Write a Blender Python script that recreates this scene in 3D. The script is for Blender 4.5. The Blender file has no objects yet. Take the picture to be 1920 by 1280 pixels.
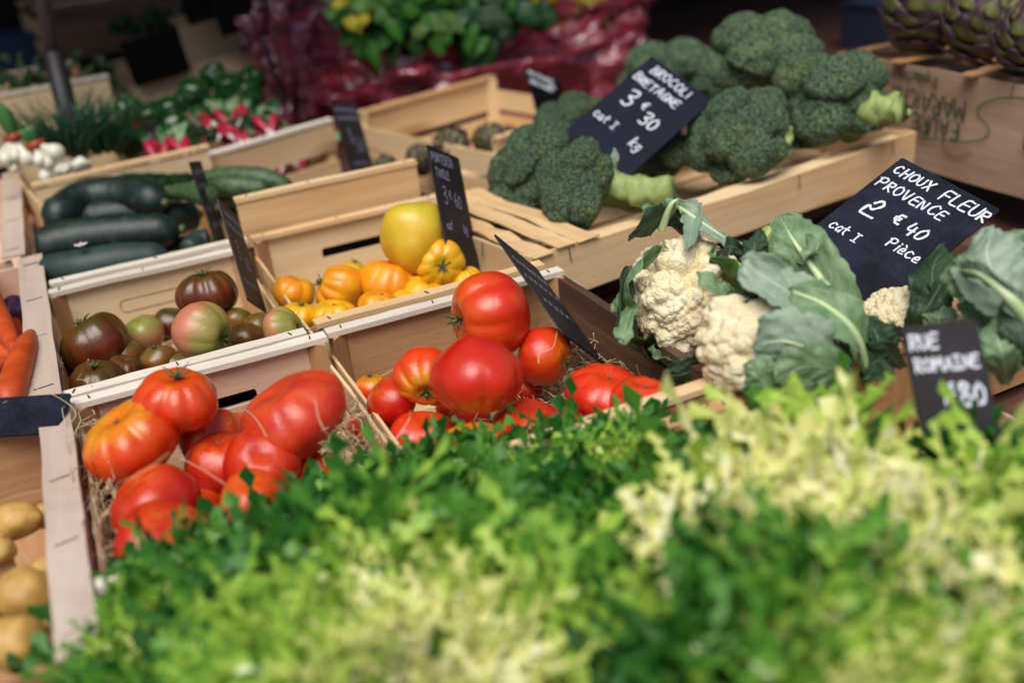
import bpy, math, random
import numpy as np
from mathutils import Vector, Matrix, Quaternion, noise, kdtree
random.seed(7)
C = bpy.context.scene.collection
sc = bpy.context.scene
R_ = math.radians
# ---------------------------------------------------------------- camera, world, light
RIM = 0.95                     # height of the crate rims above the ground
CAMH = 0.52                    # camera above the rims
F = 1866.667                   # focal length in pixels of the 1920 px wide photo (35 mm lens)
_f = 1867.
_u = np.array([4860, 1410, _f]); _u /= np.linalg.norm(_u)
_v = np.array([-950, 808, _f]); _v /= np.linalg.norm(_v)
_v = _v - _u*(_u @ _v); _v /= np.linalg.norm(_v)
_w = np.cross(_v, _u)
if _w[1] < 0: _w = -_w
CX = Vector((_u[0], _v[0], _w[0])); CY = Vector((_u[1], _v[1], _w[1])); CZ = Vector((_u[2], _v[2], _w[2]))
CAMP = Vector((0, 0, RIM+CAMH))
cam = bpy.data.cameras.new('camera'); camo = bpy.data.objects.new('camera', cam); C.objects.link(camo)
camo.matrix_world = Matrix(((CX.x, CY.x, -CZ.x, 0), (CX.y, CY.y, -CZ.y, 0), (CX.z, CY.z, -CZ.z, CAMP.z), (0, 0, 0, 1)))
cam.lens = 35; cam.sensor_width = 36; cam.clip_start = 0.02; cam.clip_end = 500
cam.dof.use_dof = True; cam.dof.focus_distance = 1.25; cam.dof.aperture_fstop = 1.9
sc.camera = camo
world = bpy.data.worlds.new('World'); sc.world = world; world.use_nodes = True
wn = world.node_tree; sky = wn.nodes.new('ShaderNodeTexSky'); sky.sky_type = 'NISHITA'; sky.sun_disc = False
SUN_EL, SUN_AZ = 62, 215       # azimuth measured clockwise from +Y
sky.sun_elevation = R_(SUN_EL); sky.sun_rotation = R_(SUN_AZ); sky.air_density = 1.0; sky.dust_density = 2.5
bg = wn.nodes['Background']; bg.inputs[1].default_value = 0.055
wn.links.new(sky.outputs[0], bg.inputs[0])
sun = bpy.data.lights.new('sun', 'SUN'); sun.energy = 2.3; sun.angle = R_(45); sun.color = (1, .965, .915)
suno = bpy.data.objects.new('sun', sun); C.objects.link(suno)
sd = Vector((math.sin(R_(SUN_AZ))*math.cos(R_(SUN_EL)), math.cos(R_(SUN_AZ))*math.cos(R_(SUN_EL)), math.sin(R_(SUN_EL))))
suno.rotation_euler = sd.to_track_quat('Z', 'Y').to_euler()
sc.view_settings.view_transform = 'Standard'; sc.view_settings.look = 'None'
sc.view_settings.exposure = 0.64; sc.view_settings.gamma = 1
sc.render.engine = 'CYCLES'
try:
    sc.cycles.use_denoising = True; sc.cycles.max_bounces = 6; sc.cycles.diffuse_bounces = 3
    sc.cycles.glossy_bounces = 3; sc.cycles.transmission_bounces = 3; sc.cycles.transparent_max_bounces = 6
    sc.cycles.caustics_reflective = False; sc.cycles.caustics_refractive = False
except Exception: pass

def ray(px, py):
    return (CX*(px-960) + CY*(640-py) + CZ*F)
def at(px, py, h):             # the point at height h above the rims that shows at this place of the photo
    r = ray(px, py); return CAMP + r*((h-CAMH)/r.z)
def atv(px, py, v):
    r = ray(px, py); return CAMP + r*(v/r.y)
def ad(px, py, d):
    r = ray(px, py).normalized(); return CAMP + r*d
def dirc(a):                   # (right, up, towards the viewer) -> world
    return (CX*a[0] + CY*a[1] - CZ*a[2]).normalized()
def mpp(p): return (p-CAMP).dot(CZ)/F      # metres per photo pixel at p

# ---------------------------------------------------------------- materials
MATS = {}
def srgb(c):
    return tuple(((x/255)/12.92 if x/255 <= .04045 else ((x/255+.055)/1.055)**2.4) for x in c)
class NT:
    def __init__(s, name):
        s.m = bpy.data.materials.new(name); s.m.use_nodes = True; s.t = s.m.node_tree; s.n = s.t.nodes; s.l = s.t.links
        s.b = s.n['Principled BSDF']; s.out = s.n['Material Output']
    def new(s, typ, **kw):
        n = s.n.new('ShaderNode'+typ)
        for k, v in kw.items():
            if k.startswith('i_'):
                k = k[2:]; k = int(k) if k.isdigit() else k.replace('_', ' ')
                s.set(n.inputs[k], v)
            else: setattr(n, k, v)
        return n
    def set(s, inp, v):
        if hasattr(v, 'links') or isinstance(v, bpy.types.NodeSocket): s.l.new(v, inp)
        else:
            if isinstance(v, (tuple, list)) and len(v) == 3 and inp.type == 'RGBA': v = (*v, 1)
            inp.default_value = v
    def coords(s, scale=(1, 1, 1), kind='Object', rnd=True):
        tc = s.new('TexCoord'); mp = s.new('Mapping'); mp.inputs['Scale'].default_value = scale
        s.l.new(tc.outputs[kind], mp.inputs['Vector'])
        if rnd:
            oi = s.new('ObjectInfo'); mu = s.new('Math', operation='MULTIPLY', i_1=37.)
            s.l.new(oi.outputs['Random'], mu.inputs[0])
            s.l.new(mu.outputs[0], mp.inputs['Location'])
        return mp.outputs[0]
    def noise(s, vec, scale, detail=3, rough=.5, dist=0):
        n = s.new('TexNoise', i_Scale=scale, i_Detail=detail, i_Roughness=rough, i_Distortion=dist); s.l.new(vec, n.inputs['Vector']); return n.outputs['Fac']
    def ramp(s, fac, stops, interp='LINEAR'):
        r = s.new('ValToRGB'); cr = r.color_ramp; cr.interpolation = interp
        while len(cr.elements) < len(stops): cr.elements.new(.5)
        for e, (p, c) in zip(cr.elements, stops):
            e.position = p; e.color = (*c, 1) if len(c) == 3 else c
        s.l.new(fac, r.inputs[0]); return r.outputs[0]
    def mix(s, fac, a, b, mode='MIX'):
        n = s.new('Mix', data_type='RGBA', blend_type=mode)
        s.set(n.inputs[0], fac); s.set(n.inputs[6], a); s.set(n.inputs[7], b); return n.outputs[2]
    def math(s, op, a, b=0., c=None, clamp=False):
        n = s.new('Math', operation=op, use_clamp=clamp); s.set(n.inputs[0], a); s.set(n.inputs[1], b)
        if c is not None: s.set(n.inputs[2], c)
        return n.outputs[0]
    def bump(s, h, strength=.3, dist=.001):
        n = s.new('Bump', i_Strength=strength, i_Distance=dist); s.l.new(h, n.inputs['Height']); s.l.new(n.outputs[0], s.b.inputs['Normal']); return n
    def fin(s, col=None, rough=None, **kw):
        if col is not None: s.set(s.b.inputs['Base Color'], col)
        if rough is not None: s.set(s.b.inputs['Roughness'], rough)
        for k, v in kw.items(): s.set(s.b.inputs[k.replace('_', ' ')], v)
        MATS[s.m.name] = s.m; return s.m

def wood(name, axis, light, dark, amt=1., rough=.62, knots=True):
    s = NT(name); sc_ = {'x': (5, 70, 70), 'y': (70, 5, 70), 'z': (70, 70, 5)}[axis]
    v = s.coords(sc_); n1 = s.noise(v, 1.0, 5, .62, .4)
    sc2 = {'x': (1.3, 9, 9), 'y': (9, 1.3, 9), 'z': (9, 9, 1.3)}[axis]
    v2 = s.coords(sc2); n2 = s.noise(v2, 1.2, 2, .5, .8)
    oi = s.new('ObjectInfo')
    f = s.math('ADD', s.math('MULTIPLY', n1, .55*amt), s.math('MULTIPLY', n2, .6*amt))
    f = s.math('ADD', f, s.math('MULTIPLY', oi.outputs['Random'], .22))
    mid = tuple((a+b)/2 for a, b in zip(light, dark))
    col = s.ramp(f, [(.32, light), (.62, mid), (.95, dark)])
    if knots:                  # knots drawn out along the grain
        sk = {'x': (3, 11, 11), 'y': (11, 3, 11), 'z': (11, 11, 3)}[axis]
        vo = s.new('TexVoronoi', i_Scale=1., i_Randomness=1.); s.l.new(s.coords(sk), vo.inputs['Vector'])
        k = s.ramp(vo.outputs['Distance'], [(.0, (1, 1, 1)), (.11, (.8, .8, .8)), (.26, (0, 0, 0))])
        col = s.mix(s.math('MULTIPLY', k, .75), col, (dark[0]*.5, dark[1]*.32, dark[2]*.22))
    g = s.noise(s.coords((1, 1, 1)), 160, 2, .6)      # grime and pores
    col = s.mix(s.math('MULTIPLY', s.ramp(g, [(.58, (0, 0, 0)), (.75, (1, 1, 1))]), .14), col, (dark[0]*.5, dark[1]*.45, dark[2]*.4))
    s.bump(n1, .5, .0016)
    return s.fin(col, rough)
PL, PD = srgb((240, 218, 176)), srgb((208, 164, 112))
for ax in 'xyz':
    wood('drift_'+ax, ax, srgb((216, 198, 182)), srgb((172, 150, 134)), .9, .75, knots=False)
    wood('shaded_'+ax, ax, srgb((222, 194, 166)), srgb((166, 134, 110)), 1.1)  # wood darkened, the shade on the artichoke crate put into its colour
    wood('pine_'+ax, ax, PL, PD)
    wood('ply_'+ax, ax, srgb((236, 212, 170)), srgb((210, 174, 128)), .8, knots=False)
    wood('bleached_'+ax, ax, srgb((240, 232, 218)), srgb((200, 184, 162)), .9, .75, knots=False)
    wood('honey_'+ax, ax, srgb((212, 172, 126)), srgb((160, 114, 74)), 1.1)
    wood('brown_'+ax, ax, srgb((158, 114, 86)), srgb((78, 54, 42)), 1.2, .6)
    wood('pinkply_'+ax, ax, srgb((228, 194, 168)), srgb((200, 158, 132)), .7, knots=False)

def tomato_mat(name, stops, blotch=None, bl=.0, rough=.15, streak=.65):
    s = NT(name); tc = s.new('TexCoord'); sp = s.new('SeparateXYZ'); s.l.new(tc.outputs['Object'], sp.inputs[0])
    at_ = s.new('Attribute', attribute_name='rib')
    v = s.coords((1, 1, .25)); n = s.noise(v, 3.0, 4, .6, .3); n2 = s.noise(s.coords((1, 1, 1)), 9, 3, .6)
    f = s.math('MULTIPLY_ADD', sp.outputs[2], .5, .5)
    f = s.math('ADD', f, s.math('MULTIPLY', s.math('SUBTRACT', n, .5), streak))
    f = s.math('ADD', f, s.math('MULTIPLY', s.math('SUBTRACT', n2, .5), .12))
    f = s.math('ADD', f, s.math('MULTIPLY', at_.outputs['Fac'], .10))
    col = s.ramp(f, stops)
    if blotch:
        b = s.noise(s.coords((1, 1, 1)), 1.4, 2, .5, .2)
        col = s.mix(s.math('MULTIPLY', s.ramp(b, [(.48, (0, 0, 0)), (.62, (1, 1, 1))]), bl), col, blotch)
    sk = s.noise(s.coords((1, 1, 1)), 60, 2, .6)      # pores and tiny scars
    vo = s.new('TexVoronoi', i_Scale=13.); s.l.new(s.coords((1, 1, 1)), vo.inputs['Vector'])
    dot = s.ramp(vo.outputs['Distance'], [(.035, (1, 1, 1)), (.06, (0, 0, 0))])
    col = s.mix(s.math('MULTIPLY', dot, .5), col, srgb((226, 170, 110)))
    s.bump(s.math('ADD', s.math('MULTIPLY', sk, .2), s.math('MULTIPLY', n2, .6)), .12, .02)
    m = s.fin(col, s.math('MULTIPLY_ADD', n2, .18, rough), Coat_Weight=.15, Coat_Roughness=.2, Subsurface_Weight=.0)
    return m
RED, DRED, ORG, YEL, GRN = srgb((184, 22, 12)), srgb((150, 14, 9)), srgb((210, 76, 16)), srgb((214, 140, 32)), srgb((120, 118, 30))
tomato_mat('red_tomato_skin', [(0, DRED), (.4, RED), (.7, srgb((212, 52, 24))), (.95, ORG)])
tomato_mat('red_orange_tomato_skin', [(0, RED), (.5, srgb((206, 48, 22))), (.85, ORG), (1, srgb((196, 130, 30)))], srgb((210,92,26)), .35)
tomato_mat('orange_shouldered_tomato_skin', [(0, RED), (.42, srgb((220, 60, 22))), (.64, ORG), (.8, YEL), (1, GRN)], srgb((224, 90, 24)), .4, streak=.4)
tomato_mat('heart_tomato_skin', [(0, RED), (.6, srgb((208, 46, 26))), (.74, ORG), (.9, YEL)], srgb((200, 56, 30)), .4, streak=.35)
tomato_mat('coral_tomato_skin', [(0, srgb((188, 34, 16))), (.5, srgb((200, 54, 26))), (1, srgb((212, 84, 36)))], srgb((180, 36, 36)), .6, rough=.24)
tomato_mat('pinkred_tomato_skin', [(0, srgb((164, 16, 10))), (.5, srgb((184, 26, 14))), (.85, srgb((202, 62, 18))), (1, srgb((208, 110, 30)))], srgb((172, 30, 30)), .4)
tomato_mat('black_tomato_skin', [(0, srgb((70, 20, 12))), (.4, srgb((98, 34, 18))), (.7, srgb((84, 56, 18))), (1, srgb((64, 62, 22)))], srgb((122, 62, 26)), .4, rough=.17)
tomato_mat('olive_tomato_skin', [(0, srgb((112, 58, 28))), (.5, srgb((124, 82, 28))), (1, srgb((86, 90, 32)))], srgb((140, 60, 40)), .4, rough=.17)
tomato_mat('pinkgreen_tomato_skin', [(0, srgb((190, 100, 84))), (.45, srgb((186, 116, 84))), (.66, srgb((150, 142, 70))), (1, srgb((96, 116, 40)))], srgb((160, 140, 76)), .45, rough=.25, streak=.35)
tomato_mat('yellow_tomato_skin', [(0, srgb((236, 186, 24))), (.6, srgb((232, 174, 22))), (1, srgb((200, 160, 26)))], srgb((226, 140, 22)), .4, rough=.25)
tomato_mat('amber_tomato_skin', [(0, srgb((232, 158, 20))), (.6, srgb((226, 140, 20))), (1, srgb((214, 130, 22)))], srgb((234, 180, 30)), .5, rough=.25)
tomato_mat('greenyellow_tomato_skin', [(0, srgb((196, 176, 50))), (.3, srgb((216, 180, 44))), (.6, srgb((218, 168, 34))), (1, srgb((214, 146, 24)))], srgb((180, 172, 56)), .3, rough=.3)

def simple(name, c1, c2, rough=.5, scale=20, bump=.2, bdist=.001, stretch=(1, 1, 1), fleck=None, **kw):
    s = NT(name); v = s.coords(stretch); n = s.noise(v, scale, 4, .6)
    col = s.ramp(n, [(.3, c1), (.7, c2)])
    if fleck:                  # (scale, colour, size)
        vo = s.new('TexVoronoi', i_Scale=fleck[0]); s.l.new(s.coords((1, 1, 1)), vo.inputs['Vector'])
        big = s.noise(s.coords((1, 1, 1)), fleck[0]*.25, 3, .6)
        col = s.mix(s.math('MULTIPLY', s.ramp(vo.outputs['Distance'], [(fleck[2]*.5, (1, 1, 1)), (fleck[2], (0, 0, 0))]), .6), col, fleck[1])
        col = s.mix(s.math('MULTIPLY', s.ramp(big, [(.5, (0, 0, 0)), (.7, (1, 1, 1))]), .3), col, fleck[1])
    if bump: s.bump(n, bump, bdist)
    return s.fin(col, rough, **kw)
simple('stem_green', srgb((58, 78, 34)), srgb((92, 104, 52)), .6, 60)
simple('scar_brown', srgb((92, 70, 46)), srgb((150, 120, 84)), .8, 90)
simple('straw', srgb((216, 196, 160)), srgb((190, 160, 120)), .6, 12)
simple('staple_metal', srgb((70, 66, 70)), srgb((104, 98, 98)), .4, 60, 0, Metallic=.6)
simple('potato_skin', srgb((204, 164, 88)), srgb((182, 138, 68)), .5, 3, .12, .01, fleck=(3.2, srgb((110, 76, 40)), .10))
simple('carrot_skin', srgb((206, 84, 30)), srgb((170, 56, 18)), .5, 60, .3, .0015, (.3, 1, 1), fleck=(120, srgb((150, 80, 40)), .14))
simple('courgette_skin', srgb((9, 24, 20)), srgb((18, 38, 32)), .48, 16, .25, .002, (1, 1, .3), fleck=(190, srgb((70, 96, 74)), .22))
simple('grey_courgette_skin', srgb((26, 44, 40)), srgb((44, 64, 58)), .55, 22, .25, .002)
simple('cucumber_skin', srgb((22, 52, 30)), srgb((84, 108, 66)), .5, 5, .3, .002, (9, 34, 34))
simple('pepper_skin', srgb((14, 44, 18)), srgb((34, 78, 30)), .18, 3, .05)
simple('onion_skin', srgb((226, 222, 206)), srgb((204, 202, 180)), .35, 12, .1)
simple('leek_green', srgb((70, 120, 56)), srgb((34, 84, 40)), .45, 8, .1)
simple('herb_green', srgb((16, 58, 32)), srgb((30, 84, 44)), .5, 12, .1)
simple('band_red', srgb((160, 64, 34)), srgb((140, 50, 30)), .5, 20, 0)
simple('radish_skin', srgb((176, 36, 66)), srgb((150, 20, 44)), .35, 6, .1)
simple('radish_tip', srgb((232, 216, 214)), srgb((222, 190, 196)), .4, 6, .1)
simple('pole_black', srgb((26, 22, 26)), srgb((38, 34, 38)), .5, 6, .1)
simple('pole_grey', srgb((96, 84, 92)), srgb((80, 70, 78)), .5, 6, .1)
simple('blue_plastic', srgb((26, 46, 84)), srgb((36, 60, 104)), .45, 5, .1)
simple('grey_plastic', srgb((40, 48, 68)), srgb((46, 54, 76)), .5, 5, .1)
simple('shade_roof_cloth', srgb((60, 56, 60)), srgb((50, 48, 52)), .9, 30, .2)
simple('dark_cloth', srgb((14, 13, 18)), srgb((24, 22, 30)), .95, 3, .5, .02, (4, 4, .5))
simple('ground', srgb((62, 58, 56)), srgb((48, 46, 46)), .9, 30, .4, .005)
simple('table_wood', srgb((104, 62, 52)), srgb((74, 44, 38)), .7, 8, .3, .002, (1, 6, 1))
simple('yellow_plastic', srgb((196, 178, 20)), srgb((170, 152, 10)), .45, 8, .3, .01)
simple('chive_dark', srgb((24, 60, 44)), srgb((36, 80, 52)), .5, 12, .1)
simple('ink_green', srgb((30, 66, 44)), srgb((44, 78, 52)), .7, 60, 0)
simple('ink_dark_green', srgb((10, 84, 58)), srgb((14, 96, 66)), .6, 60, 0)
simple('purple_skin', srgb((70, 34, 74)), srgb((44, 22, 50)), .4, 12, .2)

def slate(name, base, sheen):
    s = NT(name); n = s.noise(s.coords((1, 1, 1)), 14, 4, .65, .6)
    n2 = s.noise(s.coords((30, 500, 1)), 1, 2, .5, 2.); n3 = s.noise(s.coords((420, 26, 1)), 1, 2, .5, 2.)
    n4 = s.noise(s.coords((1, 1, 1)), 700, 2, .7)
    f = s.math('ADD', s.math('MULTIPLY', n, .65), s.math('ADD', s.math('MULTIPLY', n2, .16), s.math('MULTIPLY', n3, .14)))
    f = s.math('ADD', f, s.math('MULTIPLY', s.math('SUBTRACT', n4, .5), .35))
    col = s.ramp(f, [(.38, base), (.72, sheen)])
    dust = s.noise(s.coords((1, 1, 1)), 320, 3, .7)
    col = s.mix(s.math('MULTIPLY', s.ramp(dust, [(.62, (0, 0, 0)), (.74, (1, 1, 1))]), .35), col, tuple(min(1, q*3.2+.02) for q in sheen))
    s.bump(n, .1, .0003)
    return s.fin(col, .6, Specular_IOR_Level=.15 if base[0] < .005 else .35)
slate('chalkboard', srgb((13, 15, 26)), srgb((44, 48, 66)))
slate('blue_chalkboard', srgb((6, 11, 28)), srgb((18, 26, 50)))
slate('brown_chalkboard', srgb((30, 26, 30)), srgb((50, 42, 46)))
slate('black_chalkboard', srgb((4, 4, 5)), srgb((7, 7, 9)))
def chalk(name, c):
    s = NT(name); n = s.noise(s.coords((1, 1, 1)), 500, 2, .6)
    return s.fin(s.mix(n, c, tuple(x*.75 for x in c)), .9)
chalk('chalk_white', srgb((228, 230, 240))); chalk('chalk_dim', srgb((160, 158, 185)))

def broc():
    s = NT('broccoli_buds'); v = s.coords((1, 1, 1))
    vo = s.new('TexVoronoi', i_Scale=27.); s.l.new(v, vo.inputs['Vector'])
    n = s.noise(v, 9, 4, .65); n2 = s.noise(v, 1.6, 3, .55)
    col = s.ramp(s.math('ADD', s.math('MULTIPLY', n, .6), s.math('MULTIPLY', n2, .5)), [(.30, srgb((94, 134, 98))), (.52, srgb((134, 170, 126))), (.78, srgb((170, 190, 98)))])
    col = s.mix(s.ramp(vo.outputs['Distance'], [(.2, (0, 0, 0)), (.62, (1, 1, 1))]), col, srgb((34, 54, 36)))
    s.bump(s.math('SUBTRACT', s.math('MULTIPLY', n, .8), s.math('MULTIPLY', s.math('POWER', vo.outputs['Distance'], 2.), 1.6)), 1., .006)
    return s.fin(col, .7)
broc()
def stemm():
    s = NT('broccoli_stem'); n = s.noise(s.coords((1, 1, .25)), 60, 4, .6, .5); n2 = s.noise(s.coords((1, 1, 1)), 22, 3, .5)
    col = s.ramp(n, [(.3, srgb((118, 140, 74))), (.6, srgb((160, 176, 104))), (.8, srgb((186, 194, 134)))])
    col = s.mix(s.ramp(n2, [(.66, (0, 0, 0)), (.78, (1, 1, 1))]), col, srgb((140, 120, 60)))
    s.bump(n, .5, .002)
    return s.fin(col, .45)
stemm()
def caul():
    s = NT('cauliflower_curd'); v = s.coords((1, 1, 1)); n2 = s.noise(v, 2.2, 3, .55); n = s.noise(v, 10, 3, .6)
    at_ = s.new('Attribute', attribute_name='crevice')
    vo = s.new('TexVoronoi', i_Scale=36.); s.l.new(v, vo.inputs['Vector'])
    col = s.ramp(n2, [(.35, srgb((246, 234, 200))), (.55, srgb((240, 222, 176))), (.75, srgb((234, 218, 192)))])
    col = s.mix(s.math('MULTIPLY', s.ramp(n, [(.6, (0, 0, 0)), (.75, (1, 1, 1))]), .4), col, srgb((200, 164, 116)))
    s.bump(s.math('SUBTRACT', s.math('MULTIPLY', n, .25), s.math('MULTIPLY', s.math('POWER', vo.outputs['Distance'], 2.), 1.6)), .5, .003)
    return s.fin(col, .6)
caul()

def leafmat(name, c1, c2, vein, under=.3, rough=.45, vscale=9., vamt=.8):
    s = NT(name); uv = s.new('TexCoord'); sp = s.new('SeparateXYZ'); s.l.new(uv.outputs['UV'], sp.inputs[0])
    x = s.math('ABSOLUTE', s.math('SUBTRACT', sp.outputs[1], .5))          # across, 0 at the midrib
    mid = s.math('SUBTRACT', 1., s.math('DIVIDE', x, s.math('MULTIPLY_ADD', sp.outputs[0], -.022, .034)), clamp=True)
    # side veins swing forward from the midrib
    ph = s.math('SUBTRACT', s.math('MULTIPLY', sp.outputs[0], vscale), s.math('MULTIPLY', x, vscale*.75))
    wob = s.noise(s.coords((3, 3, 1), 'UV'), 2.2, 2, .5)
    ph = s.math('ADD', ph, s.math('MULTIPLY', wob, 1.3))
    fr = s.math('ABSOLUTE', s.math('SUBTRACT', s.math('FRACT', ph), .5))
    side = s.math('SUBTRACT', 1., s.math('DIVIDE', fr, .055), clamp=True)
    side = s.math('MULTIPLY', side, s.math('SUBTRACT', 1.1, s.math('MULTIPLY', x, 2.2)), clamp=True)
    vo = s.new('TexVoronoi', feature='DISTANCE_TO_EDGE', i_Scale=1.); s.l.new(s.coords((26, 20, 1), 'UV'), vo.inputs['Vector'])
    net = s.math('MULTIPLY', s.math('SUBTRACT', 1., s.math('DIVIDE', vo.outputs['Distance'], .05), clamp=True), .22)
    vv = s.math('MAXIMUM', s.math('MAXIMUM', mid, s.math('MULTIPLY', side, .75)), net)
    n = s.noise(s.coords((1, 1, 1)), 22, 4, .6)
    col = s.ramp(n, [(.3, c1), (.7, c2)])
    col = s.mix(s.math('MULTIPLY', vv, vamt), col, vein)
    sp2 = s.noise(s.coords((1, 1, 1)), 90, 2, .5)
    col = s.mix(s.math('MULTIPLY', s.ramp(sp2, [(.72, (0, 0, 0)), (.78, (1, 1, 1))]), .6), col, srgb((40, 52, 36)))
    s.bump(s.math('ADD', s.math('MULTIPLY', vv, .7), s.math('MULTIPLY', n, .5)), .5, .002)
    m = s.fin(col, rough)
    tr = s.new('BsdfTranslucent'); s.l.new(col, tr.inputs[0]); mx = s.new('MixShader', i_0=.22)
    s.l.new(s.b.outputs[0], mx.inputs[1]); s.l.new(tr.outputs[0], mx.inputs[2]); s.l.new(mx.outputs[0], s.out.inputs[0])
    return m
leafmat('cabbage_leaf', srgb((88, 126, 78)), srgb((142, 172, 128)), srgb((222, 230, 190)))
leafmat('grey_leaf', srgb((122, 152, 122)), srgb((166, 186, 162)), srgb((232, 238, 208)))
leafmat('dark_leaf', srgb((30, 56, 34)), srgb((58, 88, 54)), srgb((128, 152, 108)))
leafmat('bright_leaf', srgb((70, 120, 48)), srgb((104, 148, 68)), srgb((160, 186, 110)))
leafmat('basil_leaf', srgb((40, 104, 26)), srgb((74, 140, 40)), srgb((110, 160, 70)), rough=.4, vamt=.5)
leafmat('chard_leaf', srgb((14, 60, 24)), srgb((34, 92, 40)), srgb((120, 150, 110)), rough=.25, vamt=.6)
leafmat('yellow_leaf', srgb((200, 190, 40)), srgb((170, 160, 30)), srgb((220, 210, 120)), vamt=.4)
simple('leaf_rib', srgb((180, 204, 138)), srgb((206, 220, 172)), .4, 30, .2)

def frisee():
    s = NT('frisee_leaf'); a = s.new('Attribute', attribute_name='tone'); oc = s.new('ObjectInfo'); sx = s.new('SeparateColor'); s.l.new(oc.outputs['Color'], sx.inputs[0])
    n = s.noise(s.coords((1, 1, 1)), 6, 3, .6)
    f = s.math('ADD', a.outputs['Fac'], s.math('MULTIPLY', s.math('SUBTRACT', n, .5), .3)); f = s.math('ADD', f, s.math('SUBTRACT', sx.outputs[0], .5))
    col = s.ramp(f, [(0, srgb((250, 248, 220))), (.16, srgb((238, 234, 146))), (.34, srgb((170, 204, 76))), (.6, srgb((92, 150, 52))), (.98, srgb((36, 94, 32)))])
    s.fin(col, .42, Specular_IOR_Level=.3)
    tr = s.new('BsdfTranslucent'); s.l.new(col, tr.inputs[0]); mx = s.new('MixShader', i_0=.32)
    s.l.new(s.b.outputs[0], mx.inputs[1]); s.l.new(tr.outputs[0], mx.inputs[2]); s.l.new(mx.outputs[0], s.out.inputs[0])
frisee()
def artim():
    s = NT('artichoke_bract'); a = s.new('Attribute', attribute_name='tone'); n = s.noise(s.coords((1, 1, 1)), 40, 3, .6)
    f = s.math('ADD', a.outputs['Fac'], s.math('MULTIPLY', s.math('SUBTRACT', n, .5), .5))
    col = s.ramp(f, [(.1, srgb((48, 24, 38))), (.42, srgb((76, 48, 56))), (.66, srgb((84, 80, 48))), (.95, srgb((124, 126, 70)))])
    s.bump(n, .3, .002); s.fin(col, .5)
artim()
def bagm(name, c1, c2, c3):
    s = NT(name); n = s.noise(s.coords((1, 1, 3.5)), 5, 4, .6, 1.); w = s.noise(s.coords((2, 2, 30)), 1.5, 2, .5)
    col = s.ramp(s.math('ADD', s.math('MULTIPLY', n, .35), s.math('MULTIPLY', w, .6)), [(.3, c1), (.5, c2), (.7, c3)])
    s.bump(s.noise(s.coords((1, 1, 1)), 5, 2, .5, 2.), 1., .05)
    s.fin(col, .16, Specular_IOR_Level=1., Coat_Weight=1., Coat_Roughness=.08)
bagm('maroon_film', srgb((96, 18, 46)), srgb((160, 42, 64)), srgb((190, 96, 84)))
bagm('violet_film', srgb((46, 24, 44)), srgb((130, 44, 66)), srgb((110, 92, 108)))

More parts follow.
